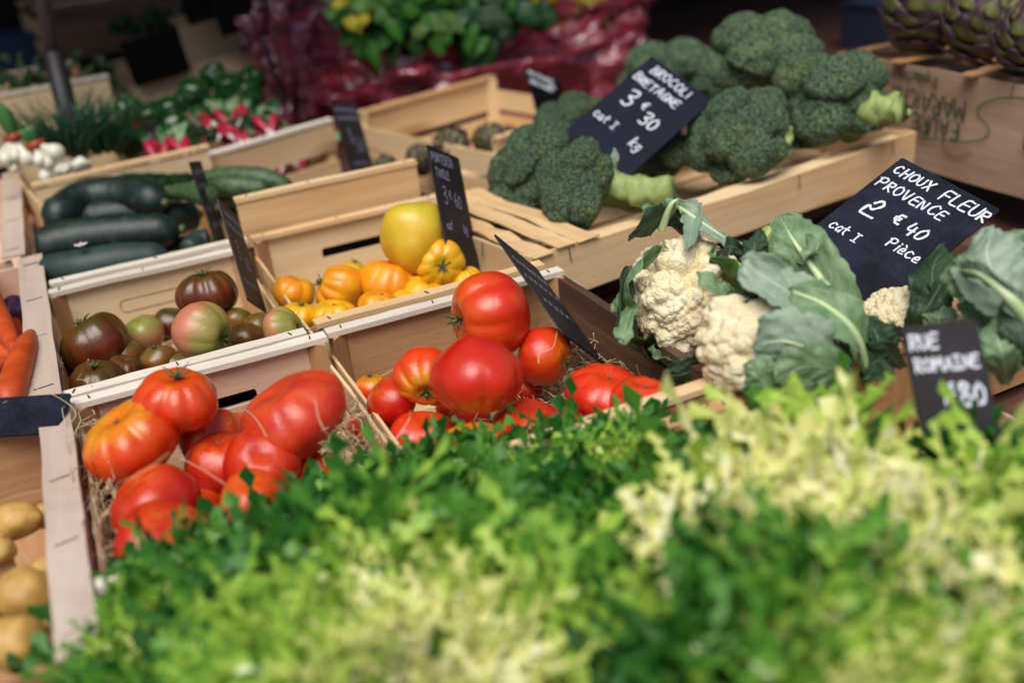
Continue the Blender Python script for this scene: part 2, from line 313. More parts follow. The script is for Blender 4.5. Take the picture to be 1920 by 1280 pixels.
# ---------------------------------------------------------------- mesh helpers
class MB:
    def __init__(s): s.v = []; s.f = []; s.mi = []; s.tone = []; s.uv = None
    def add(s, vs, fs, mi=0, tone=0.):
        o = len(s.v); s.v += [tuple(v) for v in vs]; s.f += [tuple(i+o for i in f) for f in fs]; s.mi += [mi]*len(fs)
        s.tone += (list(tone) if hasattr(tone, '__len__') else [tone]*len(vs))
    def box(s, c, sz, rot=None, mi=0, jit=0):
        x, y, z = [a/2 for a in sz]; vs = []
        for dz in (-z, z):
            for dx, dy in ((-x, -y), (x, -y), (x, y), (-x, y)):
                p = Vector((dx+random.uniform(-jit, jit), dy+random.uniform(-jit, jit), dz+random.uniform(-jit, jit)))
                if rot: p = rot @ p
                vs.append(p+Vector(c))
        s.add(vs, [(3, 2, 1, 0), (4, 5, 6, 7), (0, 1, 5, 4), (1, 2, 6, 5), (2, 3, 7, 6), (3, 0, 4, 7)], mi)
    def board(s, c, sz, axis='x', seg=10, warp=.001, mi=0, rot=None):
        """a board with slightly wavy faces, long along axis"""
        L, a, b = {'x': (sz[0], sz[1], sz[2]), 'y': (sz[1], sz[0], sz[2]), 'z': (sz[2], sz[0], sz[1])}[axis]
        vs = []; fs = []; ph = random.uniform(0, 60)
        for i in range(seg+1):
            t = -L/2 + L*i/seg
            w1 = noise.noise(Vector((ph+t*9, 0, 0)))*warp; w2 = noise.noise(Vector((0, ph+t*9, 3)))*warp
            w3 = noise.noise(Vector((0, ph+t*25, 9)))*warp*.6
            for (p, q) in ((-a/2+w1, -b/2+w2), (a/2+w1+w3, -b/2+w2), (a/2+w1+w3, b/2+w2+w3), (-a/2+w1, b/2+w2-w3)):
                P = {'x': (t, p, q), 'y': (p, t, q), 'z': (p, q, t)}[axis]
                P = Vector(P)
                if rot: P = rot @ P
                vs.append(P+Vector(c))
        for i in range(seg):
            for k in range(4):
                fs.append((i*4+k, i*4+(k+1) % 4, (i+1)*4+(k+1) % 4, (i+1)*4+k))
        fs += [(3, 2, 1, 0), tuple(seg*4+k for k in range(4))]
        s.add(vs, fs, mi)
    def tube(s, pts, rad, n=8, mi=0, cap=True, flat=1., tone=0.):
        pts = [Vector(p) for p in pts]; vs = []; fs = []
        if not hasattr(rad, '__len__'): rad = [rad]*len(pts)
        up = Vector((.13, .21, 1)).normalized()
        for i, p in enumerate(pts):
            t = (pts[min(i+1, len(pts)-1)]-pts[max(i-1, 0)]).normalized()
            a = t.cross(up)
            if a.length < .05: a = t.cross(Vector((1, 0, 0)))
            a.normalize(); b = t.cross(a)
            for k in range(n):
                an = 2*math.pi*k/n; vs.append(p+(a*math.cos(an)+b*math.sin(an)*flat)*rad[i])
        for i in range(len(pts)-1):
            for k in range(n): fs.append((i*n+k, i*n+(k+1) % n, (i+1)*n+(k+1) % n, (i+1)*n+k))
        if cap: fs += [tuple(range(n-1, -1, -1)), tuple((len(pts)-1)*n+k for k in range(n))]
        s.add(vs, fs, mi, tone)
    def build(s, name, mats, parent=None, smooth=False, tone=False, loc=None, uvs=None):
        me = bpy.data.meshes.new(name); me.from_pydata(s.v, [], s.f)
        if isinstance(mats, str): mats = [mats]
        for m in mats: me.materials.append(MATS[m])
        if len(mats) > 1: me.polygons.foreach_set('material_index', s.mi)
        if smooth: me.polygons.foreach_set('use_smooth', [True]*len(s.f))
        if tone:
            at_ = me.attributes.new(tone if isinstance(tone, str) else 'tone', 'FLOAT', 'POINT'); at_.data.foreach_set('value', s.tone)
        if uvs is not None:
            ul = me.uv_layers.new(name='UVMap'); li = np.empty(len(me.loops), dtype=np.int32); me.loops.foreach_get('vertex_index', li)
            ul.data.foreach_set('uv', np.asarray(uvs, dtype=np.float32)[li].ravel())
        me.update()
        o = bpy.data.objects.new(name, me); C.objects.link(o)
        if parent: o.parent = parent
        if loc is not None: o.location = loc
        return o
def tag(o, label=None, cat=None, group=None, kind=None):
    if label: o['label'] = label
    if cat: o['category'] = cat
    if group: o['group'] = group
    if kind: o['kind'] = kind
    return o
def empty(name, label, cat, loc=(0, 0, 0), rz=0., group=None):
    o = bpy.data.objects.new(name, None); C.objects.link(o); o.location = loc; o.rotation_euler = (0, 0, rz); o.empty_display_size = .05
    return tag(o, label, cat, group)
def bez(pts, n):
    """Catmull-Rom through pts"""
    P = [Vector(p) for p in pts]; P = [P[0]*2-P[1]] + P + [P[-1]*2-P[-2]]; out = []; m = len(P)-3
    for i in range(n):
        t = i/(n-1)*m; k = min(int(t), m-1); t -= k; a, b, c, d = P[k:k+4]
        out.append(.5*((2*b)+(c-a)*t+(2*a-5*b+4*c-d)*t*t+(3*b-a-3*c+d)*t**3))
    return out

# ---------------------------------------------------------------- setting
def slab(name, c, sz, mat, kind=None):
    m = MB(); m.box(c, sz); o = m.build(name, mat); tag(o, kind=kind); return o
g = MB(); g.add([(-200, -200, 0), (200, -200, 0), (200, 200, 0), (-200, 200, 0)], [(0, 1, 2, 3)])
tag(g.build('ground', 'ground'), 'dark market ground below the stall', kind='structure')
TB = RIM-.165                  # table top
t = empty('stall_table', 'reddish brown wooden table top carrying all the crates', 'table', (1.0, 1.9, 0))
m = MB(); m.box((0, 0, TB-.02), (4.2, 4.2, .04)); m.build('table_top', 'table_wood', t)
for x in (-2, 2):
    for y in (-2, 2):
        m = MB(); m.box((x, y, (TB-.04)/2), (.06, .06, TB-.04)); m.build('leg', 'table_wood', t)
# unseen roof added to darken the rear of the stall, and the dark cloth behind
aw = empty('shade_roof', 'unseen grey cloth roof added to shade the rear of the stall', 'shade_roof', (1.2, 1.5, 0))
m = MB(); m.box((0, 2.50, 2.02), (7, 3.8, .02), Matrix.Rotation(R_(-3), 3, 'X')); m.build('shade_sheet', 'shade_roof_cloth', aw)
m = MB(); vs = []; fs = []
for i in range(121):
    x = -3.6+8.4*i/120; y = 4.3+.04*math.sin(i*1.1)+.03*math.sin(i*.37)
    vs += [(x, y, .3), (x, y, 2.45), (x, y+.01, 2.45), (x, y+.01, .3)]
for i in range(120):
    for k in range(4): fs.append((4*i+k, 4*i+(k+1) % 4, 4*i+4+(k+1) % 4, 4*i+4+k))
m.add(vs, fs); tag(m.build('stall_curtain', 'dark_cloth', smooth=True), 'almost black cloth hanging behind the whole stall', 'curtain')

# ---------------------------------------------------------------- crates
def holed_panel(w, h, t, hole=(.11, .018), hz=.0, N=48):
    """upright panel in xz with a rounded hand slot"""
    m = MB(); hw, hr = hole[0]/2, hole[1]/2; I = []; O = []
    for k in range(N):
        a = 2*math.pi*k/N; c, s_ = math.cos(a), math.sin(a)
        I.append(((hw-hr)*(1 if c > 0 else -1)*min(1, abs(c)*1.6)+hr*c*1.0, hz+hr*math.copysign(min(1, abs(s_)*1.5), s_)))
        q = max(abs(c)/(w/2), abs(s_)/(h/2)); O.append((c/q, s_/q))
    # put real corners on the outer outline
    for cx_ in (-1, 1):
        for cz_ in (-1, 1):
            j = min(range(N), key=lambda k: (O[k][0]-cx_*w/2)**2+(O[k][1]-cz_*h/2)**2); O[j] = (cx_*w/2, cz_*h/2)
    vs = [(x, -t/2, z) for x, z in I]+[(x, -t/2, z) for x, z in O]+[(x, t/2, z) for x, z in I]+[(x, t/2, z) for x, z in O]
    fs = []
    for k in range(N):
        j = (k+1) % N
        fs += [(N+k, N+j, j, k), (2*N+k, 2*N+j, 3*N+j, 3*N+k), (k, j, 2*N+j, 2*N+k), (N+j, N+k, 3*N+k, 3*N+j)]
    m.add(vs, fs); return m
def crate(label, fl, w, l, h, rim=0., yaw=0., side_drop=.035, hole_back=True, kindx='ends', mat='ply', rail='bleached', post='honey', side='pine', name='wooden_crate', gap=None, cat='crate', front_panel=True, side_t=.004, group=None, strip=None, hole=(.11, .018), right_side=None, slat=None, back_drop=0., front_low=False, hole_front=False, liner=False):
    """fl = front left corner (x, y); w along x, l along y; rim = height of the top above the rims' level"""
    top = RIM+rim; base = top-h
    r = empty(name, label, cat, (fl[0], fl[1], base), yaw, group)
    ends = [(0, 0)] if not front_panel else []
    h0 = h
    for y, back in ((0.006, False), (l-.006, True)):
        h = h0-(back_drop if back else 0)
        if gap:                # two slats with a gap between them
            h1 = slat or (h-gap)/2
            for k, (hh, z) in enumerate(((h1, h-.004-h1/2), (h-.004-h1-gap, (h-.004-h1-gap)/2))):
                m = MB(); m.board((w/2, y, z), (w-.002, .006, hh), 'x', 12, .0012); m.build('slat', '%s_x' % mat, r)
        elif (back and hole_back) or (not back and hole_front):
            m = holed_panel(w-.006, h-.012, .006, hole if back else (.19, .034), .018); o = m.build('end_panel', '%s_x' % mat, r, loc=(w/2, y, h/2-.004))
        else:
            m = MB(); m.board((w/2, y, h/2-.004), (w-.006, .006, h-.012), 'x', 8, .0008); m.build('end_panel', '%s_x' % mat, r)
        tw = .020
        m = MB(); yy = y+(.004 if not back else -.004)
        m.board((w/2, yy, h-.004+.0015), (w, tw, .007), 'x', 14, .0012)
        n0 = len(m.f)
        for k in range(3):     # staples on the rail
            for q in ((.02, w-.02, w*.37+.2*w*random.random())[k],):
                m.box((q, yy, h+.0015), (.0015, .009, .002), Matrix.Rotation(random.uniform(-.4, .4), 3, 'Z'), mi=1)
        m.build('top_rail', ['%s_x' % rail, 'staple_metal'], r)
    h = h0
    for x in (.003, w-.003):
        st = side_t
        zt = h-side_drop; hh = (zt-.02)/2-.006
        mt = side
        if right_side and x > w/2:
            m = MB(); m.board((w-.006, l/2, h/2-.003), (.012, l-.03, h-.006), 'y', 12, .0012); m.build('side_board', right_side+'_y', r); continue
        for k in (0, 1):
            m = MB(); m.board((x, l/2, zt-hh/2-(hh+.012)*k), (st, l-.014, hh), 'y', 12, .0015); m.build('side_slat', '%s_y' % mt, r)
    for x in (.016, w-.016):
        for y in (.019, l-.019):
            h = h0-(back_drop if y > l/2 else 0)
            m = MB(); s_ = .011; sx = 1 if x < w/2 else -1; sy = 1 if y < l/2 else -1
            vs = [(x-sx*s_, y-sy*s_, 0), (x+sx*s_, y-sy*s_, 0), (x-sx*s_, y+sy*s_, 0)]; vs += [(a, b, h-.004-.002) for a, b, _ in vs]
            f = [(2, 1, 0), (3, 4, 5), (0, 1, 4, 3), (1, 2, 5, 4), (2, 0, 3, 5)]
            if sx*sy < 0: f = [q[::-1] for q in f]
            m.add(vs, f); m.build('corner_post', '%s_z' % post, r)
    h = h0
    if liner:
        m = MB(); m.board((w/2, .022, .058), (w-.03, .002, .104), 'x', 8, .001); m.build('dark_liner', 'dark_cloth', r)  # dark sheet added so the slot openings look shaded inside
    m = MB()
    k = 4
    for i in range(k):
        m.board((w*(i+.5)/k, l/2, .006), (w/k-.006, l-.02, .004), 'y', 6, .001)
    m.build('bottom', 'pine_y', r)
    return r
cr_black = crate('pale crate of dark brown and green tomatoes, a blind slot pressed in its back', (-.095, 1.172), .302, .405, .14, hole_back=False, hole_front=True, liner=True, mat='ply', rail='bleached')
# blind, pressed slot outline of that crate
m = MB(); pts = []
for k in range(40):
    a = 2*math.pi*k/40; c, s_ = math.cos(a), math.sin(a); pts.append((.035*(1 if c > 0 else -1)*min(1, abs(c)*1.6)+.019*c, 0, .010*math.copysign(min(1, abs(s_)*1.5), s_)))
m.tube(pts+[pts[0]], .0007, 5, cap=False); m.build('pressed_slot', 'honey_x', cr_black, loc=(.150, .3955, .090))
crate('crate holding large red tomatoes, with an open hand slot in its pinkish back panel', (-.080, .772), .306, .393, .14, mat='pinkply', rail='bleached', post='honey')
CRY = crate('crate of yellow tomatoes with a black hand slot in its back panel', (.224, 1.190), .334, .425, .14, mat='ply', rail='pine')
cr_r2 = crate('weathered crate of glossy red tomatoes, dark brown board on its right side', (.229, .768), .340, .405, .145, mat='honey', rail='bleached', post='honey', hole_back=False, right_side='brown')
[o_ for o_ in C.objects if o_.parent == cr_r2 and o_.name.startswith('top_rail')][0].data.materials[0] = MATS['pine_x']
crate('crate packed with dark courgettes behind the dark tomatoes', (-.088, 1.600), .305, .43, .14, mat='ply', rail='bleached', hole_back=False)
z = crate('raised crate of striped marrows with a knotty front board above the yellow tomatoes', (.216, 1.628), .318, .33, .165, rim=.061, mat='pine', rail='pine', hole_back=False, back_drop=.12, side_drop=.085, gap=.06, slat=.082, liner=True)
crate('slatted crate whose near side shows radishes through its gap', (.185, 2.085), .385, .30, .165, rim=.03, yaw=R_(20.5), gap=.024, slat=.066, mat='pine', rail='bleached', post='pine', hole_back=False)
A0 = crate('slatted crate with small artichokes, a long gap in its back side, against the maroon film', (.765, 1.795), .415, .50, .165, rim=.025, yaw=R_(17.3), gap=.016, slat=.082, front_low=True, mat='pine', rail='pine', post='pine', hole_back=False)
crate('crate with bunches of white onions and herbs, left of the radishes', (-.088, 2.03), .34, .40, .16, rim=.055, yaw=R_(8), mat='ply', rail='pine', hole_back=False)

def shallow(label, fl, w, l, h, rim, yaw=0., bow=.0, slats=True, mat='pine', n=4, name='wooden_crate', staples=True):
    """wide veneer tray with broad bent side boards and slats across its top edge"""
    r = empty(name, label, 'crate', (fl[0], fl[1], RIM+rim-h), yaw)
    N = 24
    for (x0, y0, x1, y1, ax) in ((0, 0, w, 0, 'x'), (0, l, w, l, 'x'), (0, 0, 0, l, 'y'), (w, 0, w, l, 'y')):
        m = MB(); vs = []; fs = []
        for i in range(N+1):
            t = i/N; x = x0+(x1-x0)*t; y = y0+(y1-y0)*t
            tz = h-bow*math.sin(math.pi*t)+.0022*noise.noise(Vector((t*9, y0, 0))); bz = .0+bow*.2*math.sin(math.pi*t)
            o = Vector((0, -1 if y0 == 0 else 1, 0)) if ax == 'x' else Vector((-1 if x0 == 0 else 1, 0, 0))
            wv = noise.noise(Vector((t*5, w, y0)))*.003
            a = Vector((x, y, 0))+o*wv; b = a-o*.005
            vs += [a+Vector((0, 0, bz)), a+Vector((0, 0, tz)), b+Vector((0, 0, tz)), b+Vector((0, 0, bz))]
        for i in range(N):
            for k in range(4): fs.append((4*i+k, 4*i+4+k, 4*i+4+(k+1) % 4, 4*i+(k+1) % 4))
        fs += [(0, 1, 2, 3), (4*N+3, 4*N+2, 4*N+1, 4*N)]
        m.add(vs, fs); ns = len(m.f)
        if staples and ax == 'x' and y0 == 0 or (staples and ax == 'y' and x0 == 0):
            for q in range(4):
                t = .08+.28*q; x = x0+(x1-x0)*t; y = y0+(y1-y0)*t; zz = h-bow*math.sin(math.pi*t)
                m.tube([(x-(0 if ax == 'x' else .0042), y-(.0042 if ax == 'x' else 0), zz+.001), (x-(0 if ax == 'x' else .0045)+(.003 if ax == 'x' else 0), y-(.0045 if ax == 'x' else -.003), zz-.024)], .0008, 5, mi=1)
        m.build('side_board', [mat+'_'+ax, 'staple_metal'], r)
    m = MB(); k = 5
    for i in range(k): m.board((w/2, l*(i+.5)/k, .005), (w-.012, l/k-.012, .003), 'x', 10, .002)
    m.build('bottom', mat+'_x', r)
    if slats:
        for yy, ww in ((.028, .042), (l-.028, .042)):
            m = MB(); m.board((w/2, yy, h-.012-bow*.3), (w-.014, ww, .0025), 'x', 20, .003); m.build('top_slat', mat+'_x', r)
    return r
bc = shallow('long shallow crate of broccoli with a bowed pale front board', (.552, 1.232), .862, .345, .082, .0, yaw=R_(7.7), bow=.010)
m = MB()
for (x, w_, z, rz) in ((.022, .034, .080, .02), (.062, .034, .085, -.05), (.104, .038, .083, .02)):
    m.board((x, .17, z), (w_, .352, .002), 'y', 18, .006, rot=None)
m.build('top_slat', 'pine_y', bc)
s_ = crate('dark upturned crate carrying the broccoli crate', (.62, 1.36), .70, .22, .08, rim=-.086, yaw=R_(7.7), hole_back=False, mat='brown', side='brown', post='brown', rail='brown')
ac = shallow('tall veneer crate with green upside-down printing under the big artichokes', (1.455, .95), .40, .665, .19, .10, yaw=R_(-.5), mat='shaded', slats=False)
m = MB()
for yy, dz in ((.64, .006), (.50, .010), (.33, .008), (.12, .006)):
    m.board((.16, yy, .190+dz*.6), (.36, .030, .003), 'x', 16, .006)
m.build('top_slat', 'honey_x', ac)
m = MB(); m.board((.20, .33, .172), (.385, .64, .003), 'y', 10, .004); m.build('tray_liner', 'honey_y', ac)

# cauliflower crate in the middle of the right side, and the lettuce crates in front
crate('crate under the cauliflowers, its pale near rail beside the brown board', (.575, .752), .60, .42, .145, back_drop=.08, side_drop=.06, rim=-.002, yaw=R_(1.5), mat='honey', rail='honey', hole_back=False, side='brown')
crate('crate under the frisee heads at the bottom centre', (-.066, .44), .39, .30, .14, rim=-.002, mat='honey', rail='honey', hole_back=False)
crate('crate under the frisee heads at the right', (.335, .427), .46, .32, .14, rim=-.004, mat='honey', rail='honey', hole_back=False)

# the crates along the left edge: broad white edge boards
def left_crate(label, y0, y1, x1, rim, mat='honey', w=.4, inner=True, bw=.034, skew=0.):
    h = .15; r = empty('wooden_crate', label, 'crate', (x1-w, y0, RIM+rim-h), skew)
    l = y1-y0
    m = MB(); m.board((w-bw/2, l/2, h), (bw, l+.012, .003), 'y', 18, .0018)
    for q in (.05, .35, .62, .93):
        m.box((w-bw/2, l*q, h+.0018), (bw*.62, .0014, .0012), Matrix.Rotation(random.uniform(.05, .3), 3, 'Z'), mi=1)
    m.build('edge_board', ['drift_y', 'staple_metal'], r)
    m = MB(); m.board((w-.004, l/2, h-.030), (.003, l, .052), 'y', 18, .003); m.build('side_slat', 'pinkply_y', r)
    m = MB(); m.board((w-.0075, l/2, h-.034), (.003, l*.98, .060), 'y', 18, .003); m.build('side_slat', 'red_ply', r)
    m = MB(); m.board((w-.003, l/2, h-.110), (.003, l, .07), 'y', 18, .002); m.build('side_slat', 'pinkply_y', r)
    for y in (.006, l-.006):
        m = MB(); m.board(((w-bw)/2+.008, y, h/2-.004), (w-bw+.01, .006, h-.01), 'x', 10, .001); m.build('end_panel', mat+'_x', r)
    m = MB(); m.board((w/2-.01, l/2, .006), (w-.03, l-.02, .004), 'y', 6, .001); m.build('bottom', mat+'_y', r)
    m = MB(); m.board((.003, l/2, h/2), (.004, l, h-.02), 'y', 6, .001); m.build('side_slat', mat+'_y', r)
    return r
simple('red_ply', srgb((150, 62, 44)), srgb((190, 130, 100)), .7, 40, .3, .001, (1, .1, 1))
p3 = left_crate('potato crate at the lower left corner with a broad white edge board', .700, 1.150, -.082, .0)
m = MB(); m.board((.16, .235, .070), (.33, .005, .13), 'x', 10, .001); m.build('divider', 'honey_x', p3)
left_crate('carrot crate at the left edge, its worn edge board split by staples', 1.175, 1.745, -.088, .004, 'pinkply', bw=.037, skew=R_(.5))
left_crate('crate at the left edge behind the carrots with a short white edge board', 1.775, 2.40, -.118, .006, 'pinkply', bw=.037)

# ---------------------------------------------------------------- tomatoes
def tomato_mesh(n, ribs, ribd, flat, point=0., dimple=.16, lob=.05, seed=0, sharp=1., nu=72, nv=44):
    rnd = random.Random(seed); vs = []; fs = []; tone = []; ph = rnd.uniform(0, 6)
    am = [rnd.uniform(.5, 1.2) for _ in range(12)]
    off = Vector((rnd.uniform(0, 99), rnd.uniform(0, 99), rnd.uniform(0, 99)))
    for j in range(nv+1):
        th = math.pi*j/nv
        for i in range(nu):
            a = 2*math.pi*i/nu; q = ribs*(a+.25*math.sin(a+ph))/1.+ph
            rib = (abs(math.cos(q/2))**.6 if ribs else 1)         # rounded lobes between creases
            wgt = max(0, math.cos(th)*.75+.45)*math.sin(th)**.4
            d = 1-ribd*(1-rib)*wgt*am[int((q/(2*math.pi)) % max(ribs, 1)) % 12]
            s_ = math.sin(th); c = math.cos(th)
            r = s_*d
            if point: r *= (1-point*.38*max(0, -c)**1.3)
            z = c*flat - dimple*math.exp(-(th/.36)**2)*1.15 + (.05*math.exp(-((math.pi-th)/.3)**2) if not point else 0)
            if point: z -= point*.30*math.exp(-((math.pi-th)/.55)**2)
            p = Vector((r*math.cos(a), r*math.sin(a), z))
            k = 1+lob*noise.noise(p*1.1+off)*2
            p = p*k; vs.append(p); tone.append((rib-.5)*wgt*-1*.6)
    for j in range(nv):
        for i in range(nu):
            fs.append((j*nu+i, (j+1)*nu+i, (j+1)*nu+(i+1) % nu, j*nu+(i+1) % nu))
    m = MB(); m.add(vs, fs, 0, tone); return m
TM = {}
def tmesh(key):
    if key not in TM:
        spec = dict(beef=(8, .15, .76, 0, .17, .05), ribbed=(9, .20, .72, 0, .2, .06), round=(5, .03, .88, 0, .10, .04), heart=(7, .22, .92, .30, .20, .03),
                    flat=(7, .11, .68, 0, .15, .06), pear=(5, .06, 1.2, -.6, .05, .05), pleat=(9, .20, .70, 0, .2, .05), low=(5, .07, .76, 0, .13, .07))[key[0]]
        m = tomato_mesh('t', spec[0], spec[1], spec[2], spec[3], spec[4], spec[5], seed=key[1]*17+3)
        TM[key] = m
    return TM[key]
def calyx(rad, seed, kind):
    rnd = random.Random(seed); m = MB()
    if kind == 'scar':
        pts = []
        for k in range(9):
            a = 2*math.pi*k/9; r = .055+.03*rnd.random(); m.tube([(0, 0, .0), (math.cos(a)*r, math.sin(a)*r, .012)], [.03, .008], 5)
        return m, 'scar_brown'
    for k in range(6):
        a = 2*math.pi*k/6+rnd.uniform(-.3, .3); L = rnd.uniform(.26, .44); up = rnd.uniform(.02, .3); pts = []
        for i in range(6):
            t_ = i/5; pts.append((math.cos(a)*L*t_, math.sin(a)*L*t_, .10*math.sin(t_*2.6)+up*t_*t_+.01))
        m.tube(pts, [.045, .05, .042, .03, .018, .006], 5, flat=.35)
    m.tube([(0, 0, -.02), (.02, .01, .10), (.05*rnd.uniform(-1, 1), .04, .2)], [.05, .035, .045], 7)
    return m, 'stem_green'
def tomato(px, py, w, h, kind, mat, axis, label, cal='calyx', seed=1, group='tomatoes', squash=None, spin=0., name='tomato'):
    p = at(px, py, h); r = w/2*mpp(p)*(1.12 if group == G4 else 1.06)
    m = tmesh((kind, seed)); o = m.build(name, mat, smooth=True, tone='rib'); o.location = p
    if cal is None and kind != 'heart' and kind != 'pear': cal = 'scar'
    q = Vector((0, 0, 1)).rotation_difference(dirc(axis)); o.rotation_mode = 'QUATERNION'
    o.rotation_quaternion = q @ Quaternion((0, 0, 1), spin if spin else seed*1.3)
    o.scale = (r, r, r) if squash is None else (r, r, r*squash)
    tag(o, label, 'tomato', group)
    if cal:
        spec = {'beef': .57, 'ribbed': .52, 'round': .73, 'heart': .8, 'flat': .48, 'pear': 1.13, 'pleat': .5, 'low': .56}[kind]
        cm, mt = calyx(r, seed+int(px), cal); c = cm.build('calyx' if cal == 'calyx' else 'stem_scar', mt, o, smooth=True); c.location = (0, 0, spec)
    return o
G4 = 'yellow tomatoes in the crate with the black slot'; G1 = 'red tomatoes in the left crate'; RO, OS, HT, CO, PR, RT = 'red_orange_tomato_skin', 'orange_shouldered_tomato_skin', 'heart_tomato_skin', 'coral_tomato_skin', 'pinkred_tomato_skin', 'red_tomato_skin'
tomato(246, 826, 178, .005, 'ribbed', OS, (-.35, .75, .45), 'big ribbed orange tomato with yellow creased shoulders at the left of its crate', None, 1, G1, spin=2.)
tomato(333, 748, 145, .030, 'beef', RO, (.12, .85, .45), 'orange and red tomato with a dark stem, balanced on top of the left pile', 'calyx', 2, G1)
tomato(550, 782, 202, -.012, 'flat', CO, (-.42, .75, .45), 'largest coral tomato, broad and matt, below the hand slot side', 'scar', 3, G1)
tomato(396, 822, 118, -.035, 'low', RO, (.5, .5, .6), 'half hidden orange red tomato between the ribbed and the coral one', None, 4, G1)
tomato(415, 868, 125, -.048, 'round', PR, (0, .8, .5), 'plain red tomato squeezed behind the pinkish one in the left crate', 'scar', 5, G1)
tomato(492, 872, 138, -.035, 'low', PR, (.15, .6, .75), 'pinkish red tomato with a small scar facing the camera, above the lettuce edge', 'scar', 6, G1)
tomato(292, 948, 158, -.02, 'round', PR, (-.5, .7, .45), 'smooth red tomato leaning on the straw beside the left slat', 'scar', 7, G1)
tomato(312, 1018, 172, -.018, 'round', PR, (.45, .65, .55), 'dark red flattened tomato lowest in the left crate, at its near rail', 'scar', 8, G1, squash=.82)
tomato(470, 932, 110, -.028, 'low', RO, (0, .7, .6), 'orange red tomato peeking over the lettuce in the left crate', None, 9, G1)
tomato(200, 900, 90, -.07, 'round', RT, (0, 1, .2), 'small red tomato in the shade under the ribbed orange one', None, 2, G1)
tomato(372, 948, 100, -.075, 'low', RT, (.2, .8, .4), 'red tomato low in the middle of the left crate', 'scar', 3, G1)
tomato(500, 985, 120, -.060, 'flat', RO, (.2, .8, .4), 'orange red tomato under the lettuce tips in the left crate', None, 5, G1)
tomato(585, 890, 110, -.070, 'low', PR, (.2, .8, .4), 'red tomato in the straw right of the scarred one', None, 6, G1)
tomato(455, 815, 90, -.065, 'round', RO, (.2, .8, .4), 'small orange red tomato in the shade left of the coral one', None, 7, G1)
tomato(400, 1030, 120, -.060, 'low', RT, (.2, .8, .4), 'red tomato against the near rail of the left crate', None, 8, G1)
G2 = 'glossy red tomatoes in the brown sided crate'
tomato(917, 590, 164, .035, 'beef', RO, (-.86, -.15, .35), 'round red tomato at the top of the pile, stem turned to the left', 'calyx', 1, G2, squash=1.12)
tomato(894, 706, 166, .025, 'heart', HT, (.05, -.93, -.12), 'heart shaped red tomato with pointed top and yellow ribbed bottom', None, 3, G2, squash=.92)
tomato(796, 706, 112, -.005, 'pleat', OS, (.1, -.62, .70), 'red orange tomato on its side, dark stem facing down, left of the heart shaped one', 'calyx', 4, G2, squash=1.3)
tomato(1021, 667, 108, -.018, 'round', RO, (.75, -.2, .45), 'dark red tomato under the edge-on sign, stem turned right', 'calyx', 5, G2)
tomato(735, 752, 98, -.035, 'round', PR, (-.6, .5, .2), 'pinkish red tomato next to the left slat of the brown sided crate', None, 6, G2)
tomato(697, 728, 60, -.045, 'round', 'orange_shouldered_tomato_skin', (-.1, .85, .3), 'small orange and green tomato with a long stem by the left slat', 'calyx', 7, G2)
tomato(792, 818, 118, -.06, 'low', RT, (.1, .8, .4), 'low red tomato in the shade below the heart shaped one', None, 8, G2)
tomato(882, 848, 138, -.035, 'beef', OS, (-.3, .86, .3), 'orange tomato with green and yellow shoulders, just above the lettuce', None, 9, G2)
tomato(998, 806, 145, -.045, 'low', PR, (.1, .9, .5), 'red tomato with a star scar, resting before the straw', 'scar', 10, G2)
tomato(1136, 738, 140, -.035, 'ribbed', RT, (.1, .8, .5), 'deeply ribbed scarlet tomato beside the brown board', 'scar', 11, G2)
tomato(1205, 756, 128, -.030, 'ribbed', RT, (.1, .9, .35), 'flat scarlet tomato closest to the near rail beside the brown board', 'scar', 12, G2)
tomato(982, 728, 66, -.07, 'round', RT, (0, .8, .4), 'small red tomato hidden behind the heart shaped one', None, 2, G2)
tomato(828, 878, 96, -.035, 'low', RO, (0, .8, .4), 'orange red tomato almost covered by the lettuce', None, 3, G2)
tomato(700, 800, 90, -.09, 'round', RT, (0, .8, .4), 'red tomato deep in the crate under the pinkish one', None, 4, G2)
tomato(940, 880, 120, -.060, 'low', RO, (.1, .8, .4), 'red tomato behind the lettuce next to the green shouldered orange one', None, 5, G2)
tomato(1070, 800, 110, -.075, 'low', RT, (.1, .8, .4), 'red tomato low in the straw near the rail', None, 6, G2)
tomato(870, 770, 100, -.095, 'round', RT, (.1, .8, .4), 'red tomato in deep shade under the heart shaped one', None, 7, G2)
G3 = 'dark tomatoes in the middle left crate'; BK, OL, PG = 'black_tomato_skin', 'olive_tomato_skin', 'pinkgreen_tomato_skin'
tomato(180, 645, 126, -.035, 'beef', BK, (-.45, .75, .2), 'largest dark brown tomato at the left of its crate, red glow on its side', 'calyx', 1, G3, squash=1.1)
tomato(390, 549, 108, -.010, 'ribbed', BK, (-.15, .9, .3), 'dark ribbed tomato with green stem standing against the back panel', 'calyx', 2, G3, squash=1.1)
tomato(380, 622, 110, .000, 'beef', PG, (.9, -.25, .2), 'big pink tomato with a green stem end, near the rail', 'calyx', 3, G3, squash=1.2)
tomato(269, 626, 76, -.055, 'round', PG, (-.3, .8, .3), 'small pink and green tomato behind the largest dark one', None, 4, G3)
tomato(322, 604, 62, -.06, 'round', BK, (.1, .9, .3), 'small brown tomato in shade beside the pink one', None, 5, G3)
tomato(180, 712, 92, -.035, 'ribbed', BK, (0, .8, .4), 'brown ribbed tomato at the near left corner of the dark crate', 'calyx', 6, G3)
tomato(236, 690, 62, -.045, 'ribbed', BK, (.2, .8, .4), 'reddish brown ribbed tomato by the near rail', None, 7, G3)
tomato(228, 668, 74, -.058, 'round', OL, (.2, .9, .3), 'olive tomato under the largest dark one', None, 8, G3)
